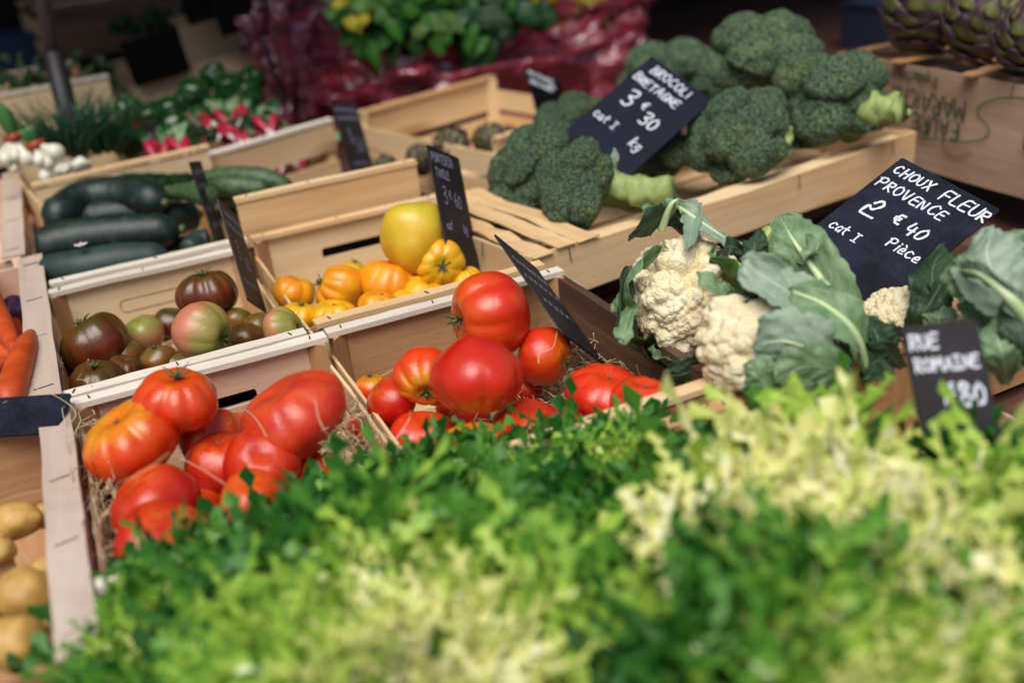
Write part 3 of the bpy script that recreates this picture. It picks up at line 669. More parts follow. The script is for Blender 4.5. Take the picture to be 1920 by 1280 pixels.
tomato(296, 672, 64, -.058, 'low', OL, (-.2, .9, .3), 'olive tomato with green sepals at the centre near the rail', 'calyx', 9, G3)
tomato(447, 600, 54, -.050, 'round', OL, (.2, .9, .2), 'greenish tomato behind the pink one, under the edge-on sign', None, 10, G3)
tomato(490, 612, 60, -.050, 'round', OL, (.2, .9, .2), 'olive tomato in the far right corner of the dark crate', None, 11, G3)
tomato(460, 636, 66, -.050, 'round', BK, (-.2, .8, .4), 'brown tomato between the pink and the green shouldered one', None, 12, G3)
tomato(533, 622, 92, -.030, 'beef', PG, (.85, .3, .2), 'pink tomato with green shoulder at the near right corner', 'calyx', 13, G3)
tomato(400, 672, 80, -.085, 'round', BK, (0, 1, .2), 'dark tomato below the pink and green one', None, 5, G3)
YE, AM, GY = 'yellow_tomato_skin', 'amber_tomato_skin', 'greenyellow_tomato_skin'
tomato(150, 690, 84, -.075, 'round', BK, (0, 1, .2), 'dark tomato in shade at the left of the dark crate', None, 4, G3)
tomato(330, 690, 74, -.078, 'round', OL, (0, 1, .2), 'olive tomato in shade by the near rail of the dark crate', None, 6, G3)
tomato(300, 615, 60, -.075, 'round', BK, (0, 1, .2), 'brown tomato in the bottom layer against the back panel', None, 3, G3)
tomato(552, 548, 76, -.045, 'beef', AM, (.3, .9, .2), 'amber tomato at the far left of its crate', None, 1, G4)
tomato(636, 543, 92, -.035, 'ribbed', AM, (-.8, .35, .3), 'amber tomato with a green stem on its left', 'calyx', 2, G4, squash=1.2)
tomato(730, 530, 104, -.035, 'beef', AM, (.2, .8, .2), 'largest amber tomato in the middle of the yellow crate', None, 3, G4)
tomato(778, 446, 114, .022, 'pear', GY, (.05, -.85, -.1), 'tall pear shaped green yellow tomato, highest in its crate', None, 4, G4, squash=.95)
tomato(826, 494, 84, -.010, 'pleat', YE, (.15, -.25, .9), 'bright yellow pleated tomato whose green stem faces the camera', 'calyx', 5, G4)
tomato(797, 548, 74, -.045, 'pleat', YE, (.3, .8, .4), 'yellow pleated tomato under the bright one', None, 6, G4)
tomato(871, 524, 60, -.040, 'pleat', YE, (-.3, .9, .3), 'small yellow tomato in the far right corner by the brown sign', None, 7, G4)
tomato(562, 592, 62, -.045, 'beef', YE, (.2, .9, .3), 'yellow tomato at the near left corner of its crate', 'calyx', 8, G4)
tomato(627, 592, 80, -.045, 'pleat', YE, (.0, .9, .3), 'yellow ribbed tomato along the near rail', 'scar', 9, G4)
tomato(712, 574, 74, -.040, 'beef', AM, (.2, .9, .3), 'orange yellow tomato half behind the near rail', None, 10, G4)
tomato(765, 562, 52, -.048, 'beef', YE, (.2, .9, .3), 'small yellow tomato half behind the near rail, right of the orange one', None, 11, G4)
tomato(662, 512, 48, -.055, 'round', YE, (.2, .9, .3), 'pale yellow tomato against the back panel', 'calyx', 12, G4)
tomato(690, 590, 60, -.09, 'round', AM, (.2, .9, .3), 'amber tomato in the bottom layer of the yellow crate', None, 1, G4)

# ---------------------------------------------------------------- straw
def straw(label, x0, x1, y0, y1, z0, z1, n, seed, L=(.04, .11), w=.0007, extra=()):
    rnd = random.Random(seed); m = MB()
    for k in range(n):
        p = Vector((rnd.uniform(x0, x1), rnd.uniform(y0, y1), rnd.uniform(z0, z1))); a = rnd.uniform(0, 6.28); el = rnd.uniform(-.3, .3)
        ln = rnd.uniform(*L); pts = [p]; n_ = 7
        for i in range(n_):
            a += rnd.uniform(-.55, .55); el = el*.7+rnd.uniform(-.35, .35)
            p = p+Vector((math.cos(a)*math.cos(el), math.sin(a)*math.cos(el), math.sin(el)))*ln/n_
            p.x = min(max(p.x, x0), x1); p.y = min(max(p.y, y0), y1); pts.append(p)
        m.tube(pts, w*rnd.uniform(.7, 1.5), 4, flat=.4)
    for q in extra: m.tube(bez(q, 12), .0006, 5, flat=.5)
    o = m.build('straw', 'straw', smooth=True); tag(o, label, 'straw', kind='stuff'); return o
straw('curled pale straw padding under the glossy red tomatoes', .24, .545, .79, 1.15, RIM-.135, RIM-.085, 520, 1)
straw('tuft of straw by the scarlet tomatoes and the brown board', .40, .545, .86, 1.13, RIM-.09, RIM-.055, 300, 2, L=(.03, .08), extra=[[at(760, 838, -.01), at(700, 800, -.0), at(694, 776, .01)], [at(600, 0, 0)*0+at(732, 836, 0), at(765, 790, .01), at(770, 770, .02)], [at(840, 780, .0), at(815, 800, .005), at(795, 808, .005)], [at(1045, 620, .02), at(1036, 652, .03), at(1012, 660, .03), at(1010, 680, .03)]])
straw('loose straw under the red tomatoes of the left crate', -.07, .215, .79, 1.15, RIM-.135, RIM-.085, 420, 3)
straw('straw strands along the left slat of the red tomato crate', -.073, -.050, .80, 1.12, RIM-.09, RIM-.008, 150, 4, L=(.03, .09), extra=[[at(455, 763, .0), at(480, 785, .02), at(500, 818, .02)], [at(590, 745, .05), at(600, 790, .05), at(625, 830, .03)], [at(318, 848, .06), at(260, 890, .05), at(222, 905, .03), at(213, 935, .02)], [at(333, 855, .0), at(380, 880, .01), at(422, 907, .02)], [at(230, 1026, .02), at(262, 1022, .03), at(282, 1040, .02)]])
straw('bright tuft of straw between the coral tomato and the lettuce', .150, .215, .86, .99, RIM-.035, RIM-.004, 90, 5, L=(.02, .05))
straw('few straw strands over the gap left of the tomato crate', -.088, -.055, .78, 1.32, RIM-.06, RIM-.0, 60, 6, L=(.05, .1), extra=[[at(60, 725, .02), at(110, 745, .02), at(142, 772, .02), at(128, 800, .02)], [at(0, 940, .03), at(45, 924, .03), at(150, 915, .02)], [at(0, 1005, .02), at(35, 1030, .0), at(58, 1055, -.01)]])
straw('straw under the yellow tomatoes', .24, .545, 1.21, 1.59, RIM-.13, RIM-.09, 220, 7)
straw('straw under the dark tomatoes', -.085, .195, 1.19, 1.56, RIM-.13, RIM-.09, 220, 8)

# ---------------------------------------------------------------- signs
GL = {  # strokes in a unit box, x right, y up
 'A': [[(0, 0), (.35, 1), (.7, 0)], [(.12, .35), (.58, .35)]], 'B': [[(0, 0), (.05, 1)], [(0, 1), (.5, .92), (.45, .6), (.1, .52), (.58, .42), (.55, .08), (0, 0)]],
 'C': [[(.6, .85), (.35, 1), (.05, .6), (.12, .15), (.4, 0), (.65, .15)]], 'E': [[(.6, .98), (.08, .95), (.0, .05), (.6, 0)], [(.04, .52), (.5, .55)]],
 'F': [[(0, 0), (.05, .95), (.65, 1)], [(.03, .5), (.5, .52)]], 'G': [[(.6, .85), (.3, 1), (.0, .5), (.25, 0), (.6, .1), (.6, .42), (.35, .42)]],
 'H': [[(0, 1), (.05, 0)], [(.6, 1), (.6, 0)], [(.02, .5), (.6, .52)]], 'I': [[(.3, 1), (.3, 0)], [(.05, 1), (.55, 1)], [(.05, 0), (.55, 0)]], 'L': [[(.05, 1), (0, .05), (.55, 0)]],
 'M': [[(0, 0), (.08, 1), (.4, .4), (.72, 1), (.8, 0)]], 'N': [[(0, 0), (.08, .95), (.55, .08), (.65, 1)]], 'O': [[(.35, 1), (.05, .75), (.05, .25), (.35, 0), (.65, .3), (.62, .75), (.35, 1)]],
 'P': [[(.02, 0), (.08, .95)], [(-.08, .8), (.3, 1), (.62, .85), (.5, .5), (.08, .45)]], 'R': [[(0, 0), (.06, 1)], [(.0, .95), (.5, .95), (.52, .6), (.08, .48), (.6, 0)]],
 'T': [[(.35, .95), (.35, 0)], [(0, .98), (.7, 1)]], 'U': [[(0, 1), (.02, .25), (.3, 0), (.58, .25), (.6, 1)]], 'V': [[(0, 1), (.3, 0), (.62, 1)]], 'X': [[(0, 1), (.55, 0)], [(.58, 1), (0, 0)]],
 'i': [[(.15, .62), (.15, 0)], [(.13, .9), (.17, .86)]], 'c': [[(.45, .55), (.2, .65), (0, .3), (.2, 0), (.5, .12)]], 'e': [[(.05, .3), (.42, .38), (.3, .65), (.03, .4), (.1, .05), (.5, .1)]],
 'è': [[(.05, .3), (.42, .38), (.3, .65), (.03, .4), (.1, .05), (.5, .1)], [(.1, 1), (.3, .82)]], 'a': [[(.45, .6), (.12, .62), (0, .25), (.2, 0), (.45, .3), (.45, .6), (.5, 0)]],
 't': [[(.2, 1), (.18, .2), (.35, 0)], [(0, .65), (.45, .68)]], 'k': [[(.05, 1), (.02, 0)], [(.45, .6), (.05, .3), (.5, 0)]], 'g': [[(.45, .6), (.1, .6), (.05, .2), (.42, .2), (.45, .6), (.42, -.3), (.05, -.3)]],
 'o': [[(.25, .62), (0, .35), (.2, 0), (.45, .3), (.25, .62)]], 'r': [[(.05, .62), (.08, 0)], [(.07, .4), (.4, .62)]], 'd': [[(.45, .5), (.12, .6), (0, .2), (.2, 0), (.45, .25)], [(.46, 1), (.46, 0)]],
 'u': [[(.0, .6), (.05, .1), (.35, .05), (.42, .6), (.48, 0)]], 'n': [[(0, .6), (.03, 0), (.1, .5), (.35, .6), (.42, 0)]], 's': [[(.4, .6), (.08, .5), (.35, .25), (.02, 0)]],
 '0': [[(.3, .95), (.02, .6), (.1, .05), (.45, .1), (.55, .6), (.3, .95)]], '1': [[(0, .7), (.25, 1), (.22, 0)]], '2': [[(.12, .72), (.3, .98), (.52, .78), (.3, .38), (.02, .5), (-.02, .1), (.1, .0), (.7, .02)]], '3': [[(0, .9), (.4, 1), (.45, .7), (.12, .52), (.5, .35), (.35, 0), (0, .05)]],
 '4': [[(.1, 1), (0, .4), (.5, .42)], [(.4, .75), (.38, 0)]], '5': [[(.55, 1), (.1, .98), (.05, .55), (.5, .45), (.45, .05), (0, 0)]], '6': [[(.45, 1), (.05, .5), (.1, .02), (.48, .1), (.42, .45), (.08, .35)]],
 '8': [[(.45, .85), (.2, 1), (.05, .75), (.5, .3), (.3, 0), (.02, .25), (.45, .8)]], '€': [[(.55, .95), (.2, .9), (.1, .5), (.2, .08), (.55, .05)], [(-.05, .58), (.4, .62)], [(-.05, .38), (.38, .42)]], ',': [[(.1, .1), (.02, -.2)]], '.': [[(.1, .05), (.12, .0)]]}
def ribbon(m, pts, w, z, flip=1):
    P = bez([(x, y, 0) for x, y in pts], max(6, len(pts)*5)) if len(pts) > 2 else [Vector((*p, 0)) for p in pts]
    vs = []; fs = []
    for i, p in enumerate(P):
        t_ = (P[min(i+1, len(P)-1)]-P[max(i-1, 0)]);
        if t_.length == 0: t_ = Vector((1, 0, 0))
        t_.normalize(); n = Vector((-t_.y, t_.x, 0)); ww = w*(.75+.5*random.random())/2
        e = t_*w*.5*(-1 if i == 0 else 1 if i == len(P)-1 else 0)
        vs += [p+n*ww+e+Vector((0, 0, z)), p-n*ww+e+Vector((0, 0, z))]
    for i in range(len(P)-1): fs.append((2*i, 2*i+1, 2*i+3, 2*i+2))
    m.add(vs, fs)
def write(m, text, x, y, size, ang=0., w=.0022, z=.0016, sp=.22, wd=.85):
    c, s_ = math.cos(ang), math.sin(ang); cx_ = 0.
    for ch in text:
        if ch == ' ': cx_ += size*.55; continue
        ss = size*random.uniform(.93, 1.07); dy = random.uniform(-.05, .05)*size; sl = random.uniform(-.05, .15)
        adv = max(q[0] for st in GL[ch] for q in st)
        for st in GL[ch]:
            pts = []
            for (a, b) in st:
                X = cx_+(a*wd+b*sl)*ss; Y = b*ss+dy; pts.append((x+X*c-Y*s_, y+X*s_+Y*c))
            ribbon(m, pts, w, z)
        cx_ += adv*wd*ss+size*sp
def price_sign(label, c, X, Y, w, h, mat, texts, chalkm='chalk_white', scrib=(), cut=.0, group=None, t=.0022, dot=None):
    X = Vector(X).normalized(); Y = Vector(Y); Y = (Y-X*Y.dot(X)).normalized(); Z = X.cross(Y)
    m = MB(); ch = .0025
    out = [(-w/2+ch, -h/2), (w/2-ch, -h/2), (w/2, -h/2+ch), (w/2, h/2-ch), (w/2-ch, h/2), (-w/2+ch, h/2), (-w/2, h/2-ch), (-w/2, -h/2+ch)]
    n = len(out); vs = [(x, y, -t/2) for x, y in out]+[(x, y, t/2) for x, y in out]
    m.add(vs, [tuple(range(n-1, -1, -1)), tuple(range(n, 2*n))]+[(k, (k+1) % n, n+(k+1) % n, n+k) for k in range(n)])
    o = m.build('price_sign', mat); tag(o, label, 'price sign', group)
    o.matrix_world = Matrix(((X.x, Y.x, Z.x, c[0]), (X.y, Y.y, Z.y, c[1]), (X.z, Y.z, Z.z, c[2]), (0, 0, 0, 1)))
    if texts or scrib:
        for q in texts:
            m = MB(); write(m, *q[:4], **(q[4] if len(q) > 4 else {})); m.build('chalk_writing', chalkm, o)
        for (x0, y0, x1, y1, a, n_) in scrib:
            m = MB(); ribbon(m, [(x0+(x1-x0)*k/n_, y0+(y1-y0)*k/n_+a*(1 if k % 2 else -1)*random.uniform(.5, 1.1)) for k in range(n_+1)], .0018, t/2+.0004); m.build('chalk_writing', chalkm, o)
    return o
def W3(c): return (c[0], c[1], c[2]+RIM)
#SIGNS
price_sign('blue black slate sign reading BROCOLI BRETAGNE 3€30, leaning on the broccoli', W3((.892, 1.477, .098)), (.347, -.798, -.493), (.899, .134, .416), .142, .227, 'blue_chalkboard',
    [('BROCOLi', -.050, .086, .0175, dict(w=.0024, sp=.25)), ('BRETAGNE', -.064, .056, .0165, dict(w=.0024, sp=.24)), ('3', -.044, .004, .038, dict(w=.0034)), ('€', -.010, .018, .016, dict(w=.0024)), ('30', .006, -.006, .027, dict(w=.003)), ('cat I', -.060, -.048, .016, dict(w=.0022)), ('kg', .026, -.052, .019, dict(w=.0025))])
price_sign('slate sign reading CHOUX FLEUR PROVENCE 2€40, propped on the cauliflowers', W3((.887, .889, .051)), (.156, -.95, -.27), (.929, .048, .368), .150, .240, 'chalkboard',
    [('CHOUX', -.067, .092, .0155, dict(w=.0024, sp=.26)), ('FLEUR', .008, .090, .0185, dict(w=.0026)), ('PROVENCE', -.068, .062, .0165, dict(w=.0024, sp=.27)), ('2', -.050, .014, .031, dict(w=.0036)), ('€', -.008, .024, .0165, dict(w=.0032)), ('40', .014, .020, .020, dict(w=.0028)), ('cat I', -.062, -.030, .015, dict(w=.0021)), ('Pièce', .012, -.010, .0165, dict(w=.0022))])
price_sign('blurred black sign reading RUE ROMAINE 1€80, standing in the lettuce at the right', W3((.622, .534, .082)), (.953, -.297, -.056), (.224, .57, .791), .069, .110, 'brown_chalkboard',
    [('RUE', -.030, .034, .0125), ('ROMAINE', -.029, .014, .011), ('1', -.012, -.016, .018), ('€', -.004, -.008, .010), ('80', .006, -.018, .019, dict(w=.003))])
price_sign('dark sign seen almost edge-on between the dark tomatoes and the yellow ones', W3((.18, 1.416, .036)), (.313, .762, -.567), (.008, .595, .804), .104, .156, 'brown_chalkboard', [('3', -.03, -.01, .03), ('60', .0, -.02, .022)], 'chalk_dim', [(-.045, .06, .045, .06, .006, 22), (-.045, .042, .04, .042, .005, 20), (-.04, -.045, .03, -.045, .004, 10)])
price_sign('dark sign turned edge-on at the far corner of the dark courgettes', W3((.188, 1.769, .027)), (.291, .926, -.241), (-.054, .268, .962), .098, .147, 'brown_chalkboard', [], 'chalk_dim', [(-.04, .055, .04, .055, .006, 20), (-.04, .03, .04, .03, .005, 18), (-.03, -.01, .03, -.01, .008, 8), (-.03, -.04, .03, -.04, .004, 8)])
price_sign('brown slate sign marked 3€60 in the far right corner of the yellow tomatoes', W3((.500, 1.376, .047)), (.63, .643, -.435), (.105, .485, .868), .121, .182, 'brown_chalkboard', [('PONTERIA', -.056, .068, .014), ('TiVOLE', -.05, .045, .013), ('3', -.035, .004, .026), ('€', -.012, .014, .013), ('60', .006, .004, .022), ('cat', -.045, -.035, .012), ('kg', .02, -.035, .013)], 'chalk_dim')
price_sign('narrow edge-on sign leaning over the dark red tomato beside the brown board', W3((.488, 1.038, .020)), (.631, .38, -.677), (-.051, .891, .452), .119, .178, 'brown_chalkboard', [], 'chalk_dim', [(-.05, .05, .05, .05, .006, 20), (-.05, .02, .05, .02, .006, 14), (-.04, -.02, .04, -.02, .006, 10)])
price_sign('grey sign with faint chalk between the two slatted crates', W3((.537, 2.042, .022)), (.684, .674, -.281), (-.014, .397, .918), .101, .152, 'brown_chalkboard', [('3', -.02, -.01, .028), ('50', .0, -.03, .028)], 'chalk_dim', [(-.045, .06, .045, .06, .005, 20), (-.045, .042, .045, .042, .005, 20), (-.03, -.055, .03, -.055, .004, 8)])
price_sign('small black sign reading ARTICHAUT BRETAGNE before the maroon film', W3((1.019, 2.08, .019)), (.869, .014, -.495), (.265, .831, .489), .101, .152, 'black_chalkboard', [('ARTiCHAUT', -.046, .054, .014, dict(sp=.1)), ('BRETAGNE', -.046, .022, .013, dict(sp=.08)), ('1,50', .01, .036, .012, dict(sp=.08))], 'chalk_white')
price_sign('narrow chalked sign between the onions and the radishes', W3((.143, 2.214, .038)), (.319, -.941, .112), (.178, .176, .968), .069, .104, 'brown_chalkboard', [], 'chalk_dim', [(-.025, .03, .025, .03, .006, 8), (-.025, .0, .025, .0, .008, 6), (-.02, -.03, .02, -.03, .006, 6)])
price_sign('blank black sign hanging on the crate behind the green peppers', W3((.266, 2.93, .124)), (.99, .091, .106), (-.106, -.005, .994), .158, .118, 'black_chalkboard', [])
def quad_sign(label, cs, v, mat='black_chalkboard'):
    P = [atv(x, y, v) for x, y in cs]; c = sum(P, Vector())/4
    X = (P[1]+P[2]-P[0]-P[3])/2; Y = (P[0]+P[1]-P[2]-P[3])/2
    return price_sign(label, c, X, Y, X.length, Y.length, mat, [])
quad_sign('black sign at the top edge nearest to the violet film', [(385, -60), (474, -84), (487, 50), (405, 72)], 2.9)
quad_sign('black sign at the top edge, left of its larger neighbour', [(322, -70), (378, -86), (396, 38), (346, 50)], 2.95)
qs = price_sign('corner of a slate sign lying on the carrots at the left edge', at(10, 775, .005), (.9, -.42, -.02), (.38, .85, .3), .15, .060, 'chalkboard', [])
qs.location = at(-2, 782, .008)
price_sign('thin black sign seen edge-on before the violet film', atv(636, 120, 2.45), (.25, .95, -.1), (-.05, .1, 1), .09, .17, 'black_chalkboard', [])
price_sign('slim dark sign edge-on between the peppers and the violet film', atv(514, 140, 2.5), (.30, .93, -.2), (-.14, .25, 1), .09, .14, 'brown_chalkboard', [])

# ---------------------------------------------------------------- broccoli and cauliflower
import bmesh
def ico(sub):
    bm = bmesh.new(); bmesh.ops.create_icosphere(bm, subdivisions=sub, radius=1); bm.verts.ensure_lookup_table()
    v = [x.co.copy() for x in bm.verts]; f = [tuple(y.index for y in x.verts) for x in bm.faces]; bm.free(); return v, f
ICO = {}
def fib(n, seed, jit=.25):
    rnd = random.Random(seed); out = []
    for i in range(n):
        z = 1-2*(i+.5)/n; a = i*2.399963; r = math.sqrt(max(0, 1-z*z)); p = Vector((r*math.cos(a), r*math.sin(a), z))
        p += Vector((rnd.gauss(0, 1), rnd.gauss(0, 1), rnd.gauss(0, 1)))*jit*2/math.sqrt(n); out.append(p.normalized())
    return out
def curd_mesh(sub, levels, seed, shape=None, under=True):
    """a sphere covered in floret domes; levels = (count, amplitude)"""
    if sub not in ICO: ICO[sub] = ico(sub)
    V, Fc = ICO[sub]; rad = [1.]*len(V); crev = [0.]*len(V)
    for li, (n, amp) in enumerate(levels):
        pts = fib(n, seed+li*31); kd = kdtree.KDTree(n)
        for i, p in enumerate(pts): kd.insert(p, i)
        kd.balance(); rr = 1.95/math.sqrt(n); hs = [random.Random(seed*7+i+li*1000).uniform(.55, 1.15) for i in range(n)]
        for k, v in enumerate(V):
            _, i, d = kd.find(v); q = d/(rr)
            dome = math.sqrt(max(0, 1-q*q*.95)); rad[k] += amp*(dome*hs[i]-.45); crev[k] += (1-dome)*(.6 if li else .4)
    off = seed*3.7; vs = []
    for v, r in zip(V, rad):
        r *= 1+.10*noise.noise(v*1.3+Vector((off, 0, 0)))
        p = v*r
        if under and p.z < -.15: p = Vector((p.x*(1-.35*min(1, (-p.z-.15))), p.y*(1-.35*min(1, (-p.z-.15))), -.15+(p.z+.15)*.75))
        if shape: p = shape(p)
        vs.append(p)
    m = MB(); m.add(vs, Fc, 0, crev); return m
def frame(up, fwd=None):
    q = Vector((0, 0, 1)).rotation_difference(up.normalized()); return q
BM = []
for s_ in range(4):
    BM.append(curd_mesh(6, [(9+s_, .46), (40, .075), (380, .034)], 11+s_*5))
def stalk(m, L, r0, r1, seed, base=-.3, bend=.1, n=12):
    rnd = random.Random(seed); pts = []; rs = []
    for i in range(10):
        t_ = i/9; pts.append((bend*t_*t_, .03*math.sin(t_*5+seed), base-L*t_)); rs.append(r0+(r1-r0)*t_**.6+.02*rnd.uniform(-1, 1))
    m.tube(pts, rs, n, flat=.95)
    for k in range(6):         # side branches running up into the head
        a = k*1.05+seed; m.tube([(pts[3][0], pts[3][1], pts[3][2]), (math.cos(a)*.25, math.sin(a)*.25, base-.1), (math.cos(a)*.5, math.sin(a)*.5, base+.2)], [r0*.5, r0*.42, r0*.35], 8)
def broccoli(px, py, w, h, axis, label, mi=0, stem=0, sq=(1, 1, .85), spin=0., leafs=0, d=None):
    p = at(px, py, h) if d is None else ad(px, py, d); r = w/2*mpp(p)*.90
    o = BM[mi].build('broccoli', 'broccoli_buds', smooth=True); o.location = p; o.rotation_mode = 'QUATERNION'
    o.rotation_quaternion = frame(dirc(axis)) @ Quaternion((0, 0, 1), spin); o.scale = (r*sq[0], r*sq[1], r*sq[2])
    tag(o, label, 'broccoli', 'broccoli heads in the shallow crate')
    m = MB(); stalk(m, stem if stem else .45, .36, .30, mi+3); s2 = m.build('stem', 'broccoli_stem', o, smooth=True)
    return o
B = broccoli
B(1085, 350, 168, .035, (-.93, .18, .30), 'broccoli lying on its side with its long pale stem pointing right', 0, 1.75, (1.12, 1.12, .88), 1.)
B(1000, 318, 162, .030, (-.75, .35, .3), 'broccoli at the left end of the crate, behind the one with the long stem', 1, 0, (1.2, 1.2, .9), 2.)
B(1065, 232, 120, .040, (-.3, .8, .2), 'broccoli behind the left end, half covered by the blue sign', 2, 0, (1.2, 1., .9))
B(1255, 155, 184, .050, (.1, .9, .1), 'broccoli showing above the top edge of the blue sign', 3, 0, (1.1, 1, .9))
B(1232, 288, 135, .010, (-.2, .7, .5), 'broccoli showing below the blue sign, beside a thick stem', 1, .8, (1.1, 1.1, .9), 4.)
B(1392, 262, 190, .045, (-.35, .55, .70), 'broccoli with a narrow neck, at the centre front of the crate', 2, .7, (1.0, 1.02, .95), 1.)
B(1432, 120, 206, .105, (-.25, .85, .25), 'largest olive tinged broccoli, at the top of the heap', 3, 0, (1.12, 1.1, .95), 3.)
B(1562, 192, 194, .070, (-.45, .45, .55), 'tall broccoli at the right end, its stem poking out to the right', 0, .8, (1.28, 1.05, .9), 5.)
B(1340, 165, 90, .06, (0, .9, .2), 'small broccoli in shade between the sign and the largest head', 1, 0)
# right hand stem of the tall head
def loose_stem(label, pts, r0, r1, seed):
    m = MB(); P = bez(pts, 12); rnd = random.Random(seed); rs = [r0+(r1-r0)*i/11+.0012*rnd.uniform(-1, 1) for i in range(12)]
    m.tube(P, rs, 14); o = m.build('broccoli_stem', 'broccoli_stem', smooth=True); return tag(o, label, 'broccoli stem')
for c in C.objects:
    if c.get('label', '').startswith('tall broccoli'): tall = c
def child_stem(par, pts, rs, name='stem', mat='broccoli_stem', n=14, knobs=0, seed=0):
    bpy.context.view_layer.update(); inv = par.matrix_world.inverted(); rnd = random.Random(seed)
    m = MB(); P = bez(pts, 26); m.tube(P, [np.interp(i/25, np.linspace(0, 1, len(rs)), rs)*(1+.10*rnd.uniform(-1, 1)) for i in range(26)], n+4)
    for k in range(knobs):
        p = P[rnd.randrange(3, 12)]; a = rnd.uniform(0, 6.28); q = Vector((math.cos(a)*.4, -.3, math.sin(a))).normalized()
        m.tube([p+q*rs[0]*.6, p+q*rs[0]*1.15], [rs[0]*.35, rs[0]*.12], 7)
    m.v = [tuple(inv @ (Vector(v)+Vector((noise.noise(Vector(v)*55), noise.noise(Vector(v)*55+Vector((7, 0, 0))), noise.noise(Vector(v)*55+Vector((0, 9, 0)))))*rs[0]*.38)) for v in m.v]; return m.build(name, mat, par, smooth=True)
pt = tall.location; dd = (pt-CAMP).length
child_stem(tall, [ad(1590, 215, dd-.01), ad(1630, 208, dd-.04), ad(1690, 204, dd-.06)], [.030, .030, .028], knobs=3, seed=2)
bl = [c for c in C.objects if c.get('label', '').startswith('broccoli lying')][0]; dd = (bl.location-CAMP).length
child_stem(bl, [ad(1110, 330, dd-.0), ad(1150, 345, dd-.02), ad(1200, 358, dd-.03), ad(1262, 362, dd-.045)], [.020, .024, .023, .024], knobs=7, seed=4)
for (a, b, c_) in (((1150, 352), (1140, 312), .010), ((1130, 350), (1112, 312), .012), ((1125, 345), (1100, 380), .012)):
    child_stem(bl, [ad(*a, dd-.01), ad((a[0]+b[0])/2-4, (a[1]+b[1])/2, dd-.01), ad(*b, dd)], [c_, c_*.8, c_*.9], name='branch')
bn = [c for c in C.objects if c.get('label', '').startswith('broccoli with a narrow')][0]; dd = (bn.location-CAMP).length
child_stem(bn, [ad(1440, 300, dd-.0), ad(1470, 270, dd-.01), ad(1478, 235, dd)], [.024, .014, .008])

# leaves -----------------------------------------------------------
def leaf(name, spine, wid, mat, side, parent=None, cup=.15, ruf=.10, rufn=5., seed=0, nu=44, nv=24, tip=.6, base=.25, rib=None, jag=.13, lobes=0.):
    """spine: world points; side: world vector across the blade; widths in metres"""
    rnd = random.Random(seed); P = bez(spine, nu+1); vs = []; uv = []; fs = []; ph = rnd.uniform(0, 9)
    side = Vector(side).normalized()
    for i, p in enumerate(P):
        u = i/nu; t_ = (P[min(i+1, nu)]-P[max(i-1, 0)]).normalized(); s0 = (side-t_*side.dot(t_)).normalized(); nn = t_.cross(s0)
        prof = (base+(1-base)*math.sin(min(1, u/.55)*math.pi/2)) if u < .55 else (math.cos((u-.55)/.45*math.pi/2)**tip)
        for j in range(nv+1):
            v = 2*j/nv-1; sg = 1 if v > 0 else -1
            jg = 1+jag*noise.noise(Vector((u*22+ph, sg*3., seed)))*2+lobes*math.sin(u*17+ph+sg)
            wv = wid*prof*jg*v
            amp = abs(v)**1.7*wid*ruf
            z_ = cup*abs(v)**1.5*wid + wid*.05*math.sin(u*34-abs(v)*9)*abs(v)**.5*(1-abs(v)*.5) + amp*math.sin(u*rufn*6.28*.5+sg*1.3+ph)*1.2+amp*.7*noise.noise(Vector((u*9+ph, v*2, seed)))*2 + wid*.05*noise.noise(Vector((u*7, v*5, seed+5)))
            q = p+s0*wv*(1-.12*abs(v))+nn*z_+t_*wid*.12*abs(v)*math.sin(u*13+sg+ph)*abs(v)
            vs.append(q); uv.append((u, j/nv))
    for i in range(nu):
        for j in range(nv):
            a = i*(nv+1)+j; fs.append((a, a+nv+1, a+nv+2, a+1))
    m = MB(); inv = None
    if parent is not None: bpy.context.view_layer.update(); inv = parent.matrix_world.inverted(); vs = [inv @ v for v in vs]
    m.add(vs, fs); o = m.build(name, mat, parent, smooth=True, uvs=uv)
    so = o.modifiers.new('thick', 'SOLIDIFY'); so.thickness = .0009 if parent is None or parent.scale[0] == 1 else .0009/parent.scale[0]; so.offset = 0
    if rib:
        rm = MB(); n = int((nu+1)*rib[2]); pp = P[:n]; pp = [(p if inv is None else inv @ p) for p in pp]; k = 1 if inv is None else 1/parent.scale[0]
        rm.tube(pp, [k*.8*(rib[0]*(1-i/max(1, n-1))**.8+rib[1]*.25) for i in range(n)], 8); rm.build('midrib', 'leaf_rib', parent if parent else o, smooth=True)
    return o
CM = [curd_mesh(7, [(20, .20), (130, .11), (1100, .036)], 41, under=False), curd_mesh(6, [(20, .20), (130, .11), (900, .036)], 57, under=False)]
def cauli(px, py, d, w, sq, label, mi=0, spin=0., axis=(0, .6, .6)):
    p = ad(px, py, d); r = w/2*mpp(p)/1.04
    e = empty('cauliflower', label, 'cauliflower', p, 0, 'cauliflowers'); 
    o = CM[mi].build('curd', 'cauliflower_curd', e, smooth=True); o.rotation_mode = 'QUATERNION'; o.rotation_quaternion = frame(dirc(axis)) @ Quaternion((0, 0, 1), spin)
    o.scale = (r*sq[0], r*sq[1], r*sq[2]); return e
def L(par, spine, w, mat, sd, **k):
    """spine as (px, py, distance); w in photo pixels"""
    P = [ad(*q) for q in spine]; mm = mpp(P[len(P)//2]); s_ = CX*sd[0]+CY*sd[1]-CZ*sd[2]
    rb = k.pop('rib', None)
    if rb: rb = (rb[0]*mm, rb[1]*mm, rb[2])
    return leaf('leaf', P, w/2*mm, mat, s_, par, rib=rb, **k)
f1 = cauli(1292, 566, 1.22, 230, (1, 1.05, 1.08), 'whole cauliflower with an open white head, left of all the others')
D = 1.14
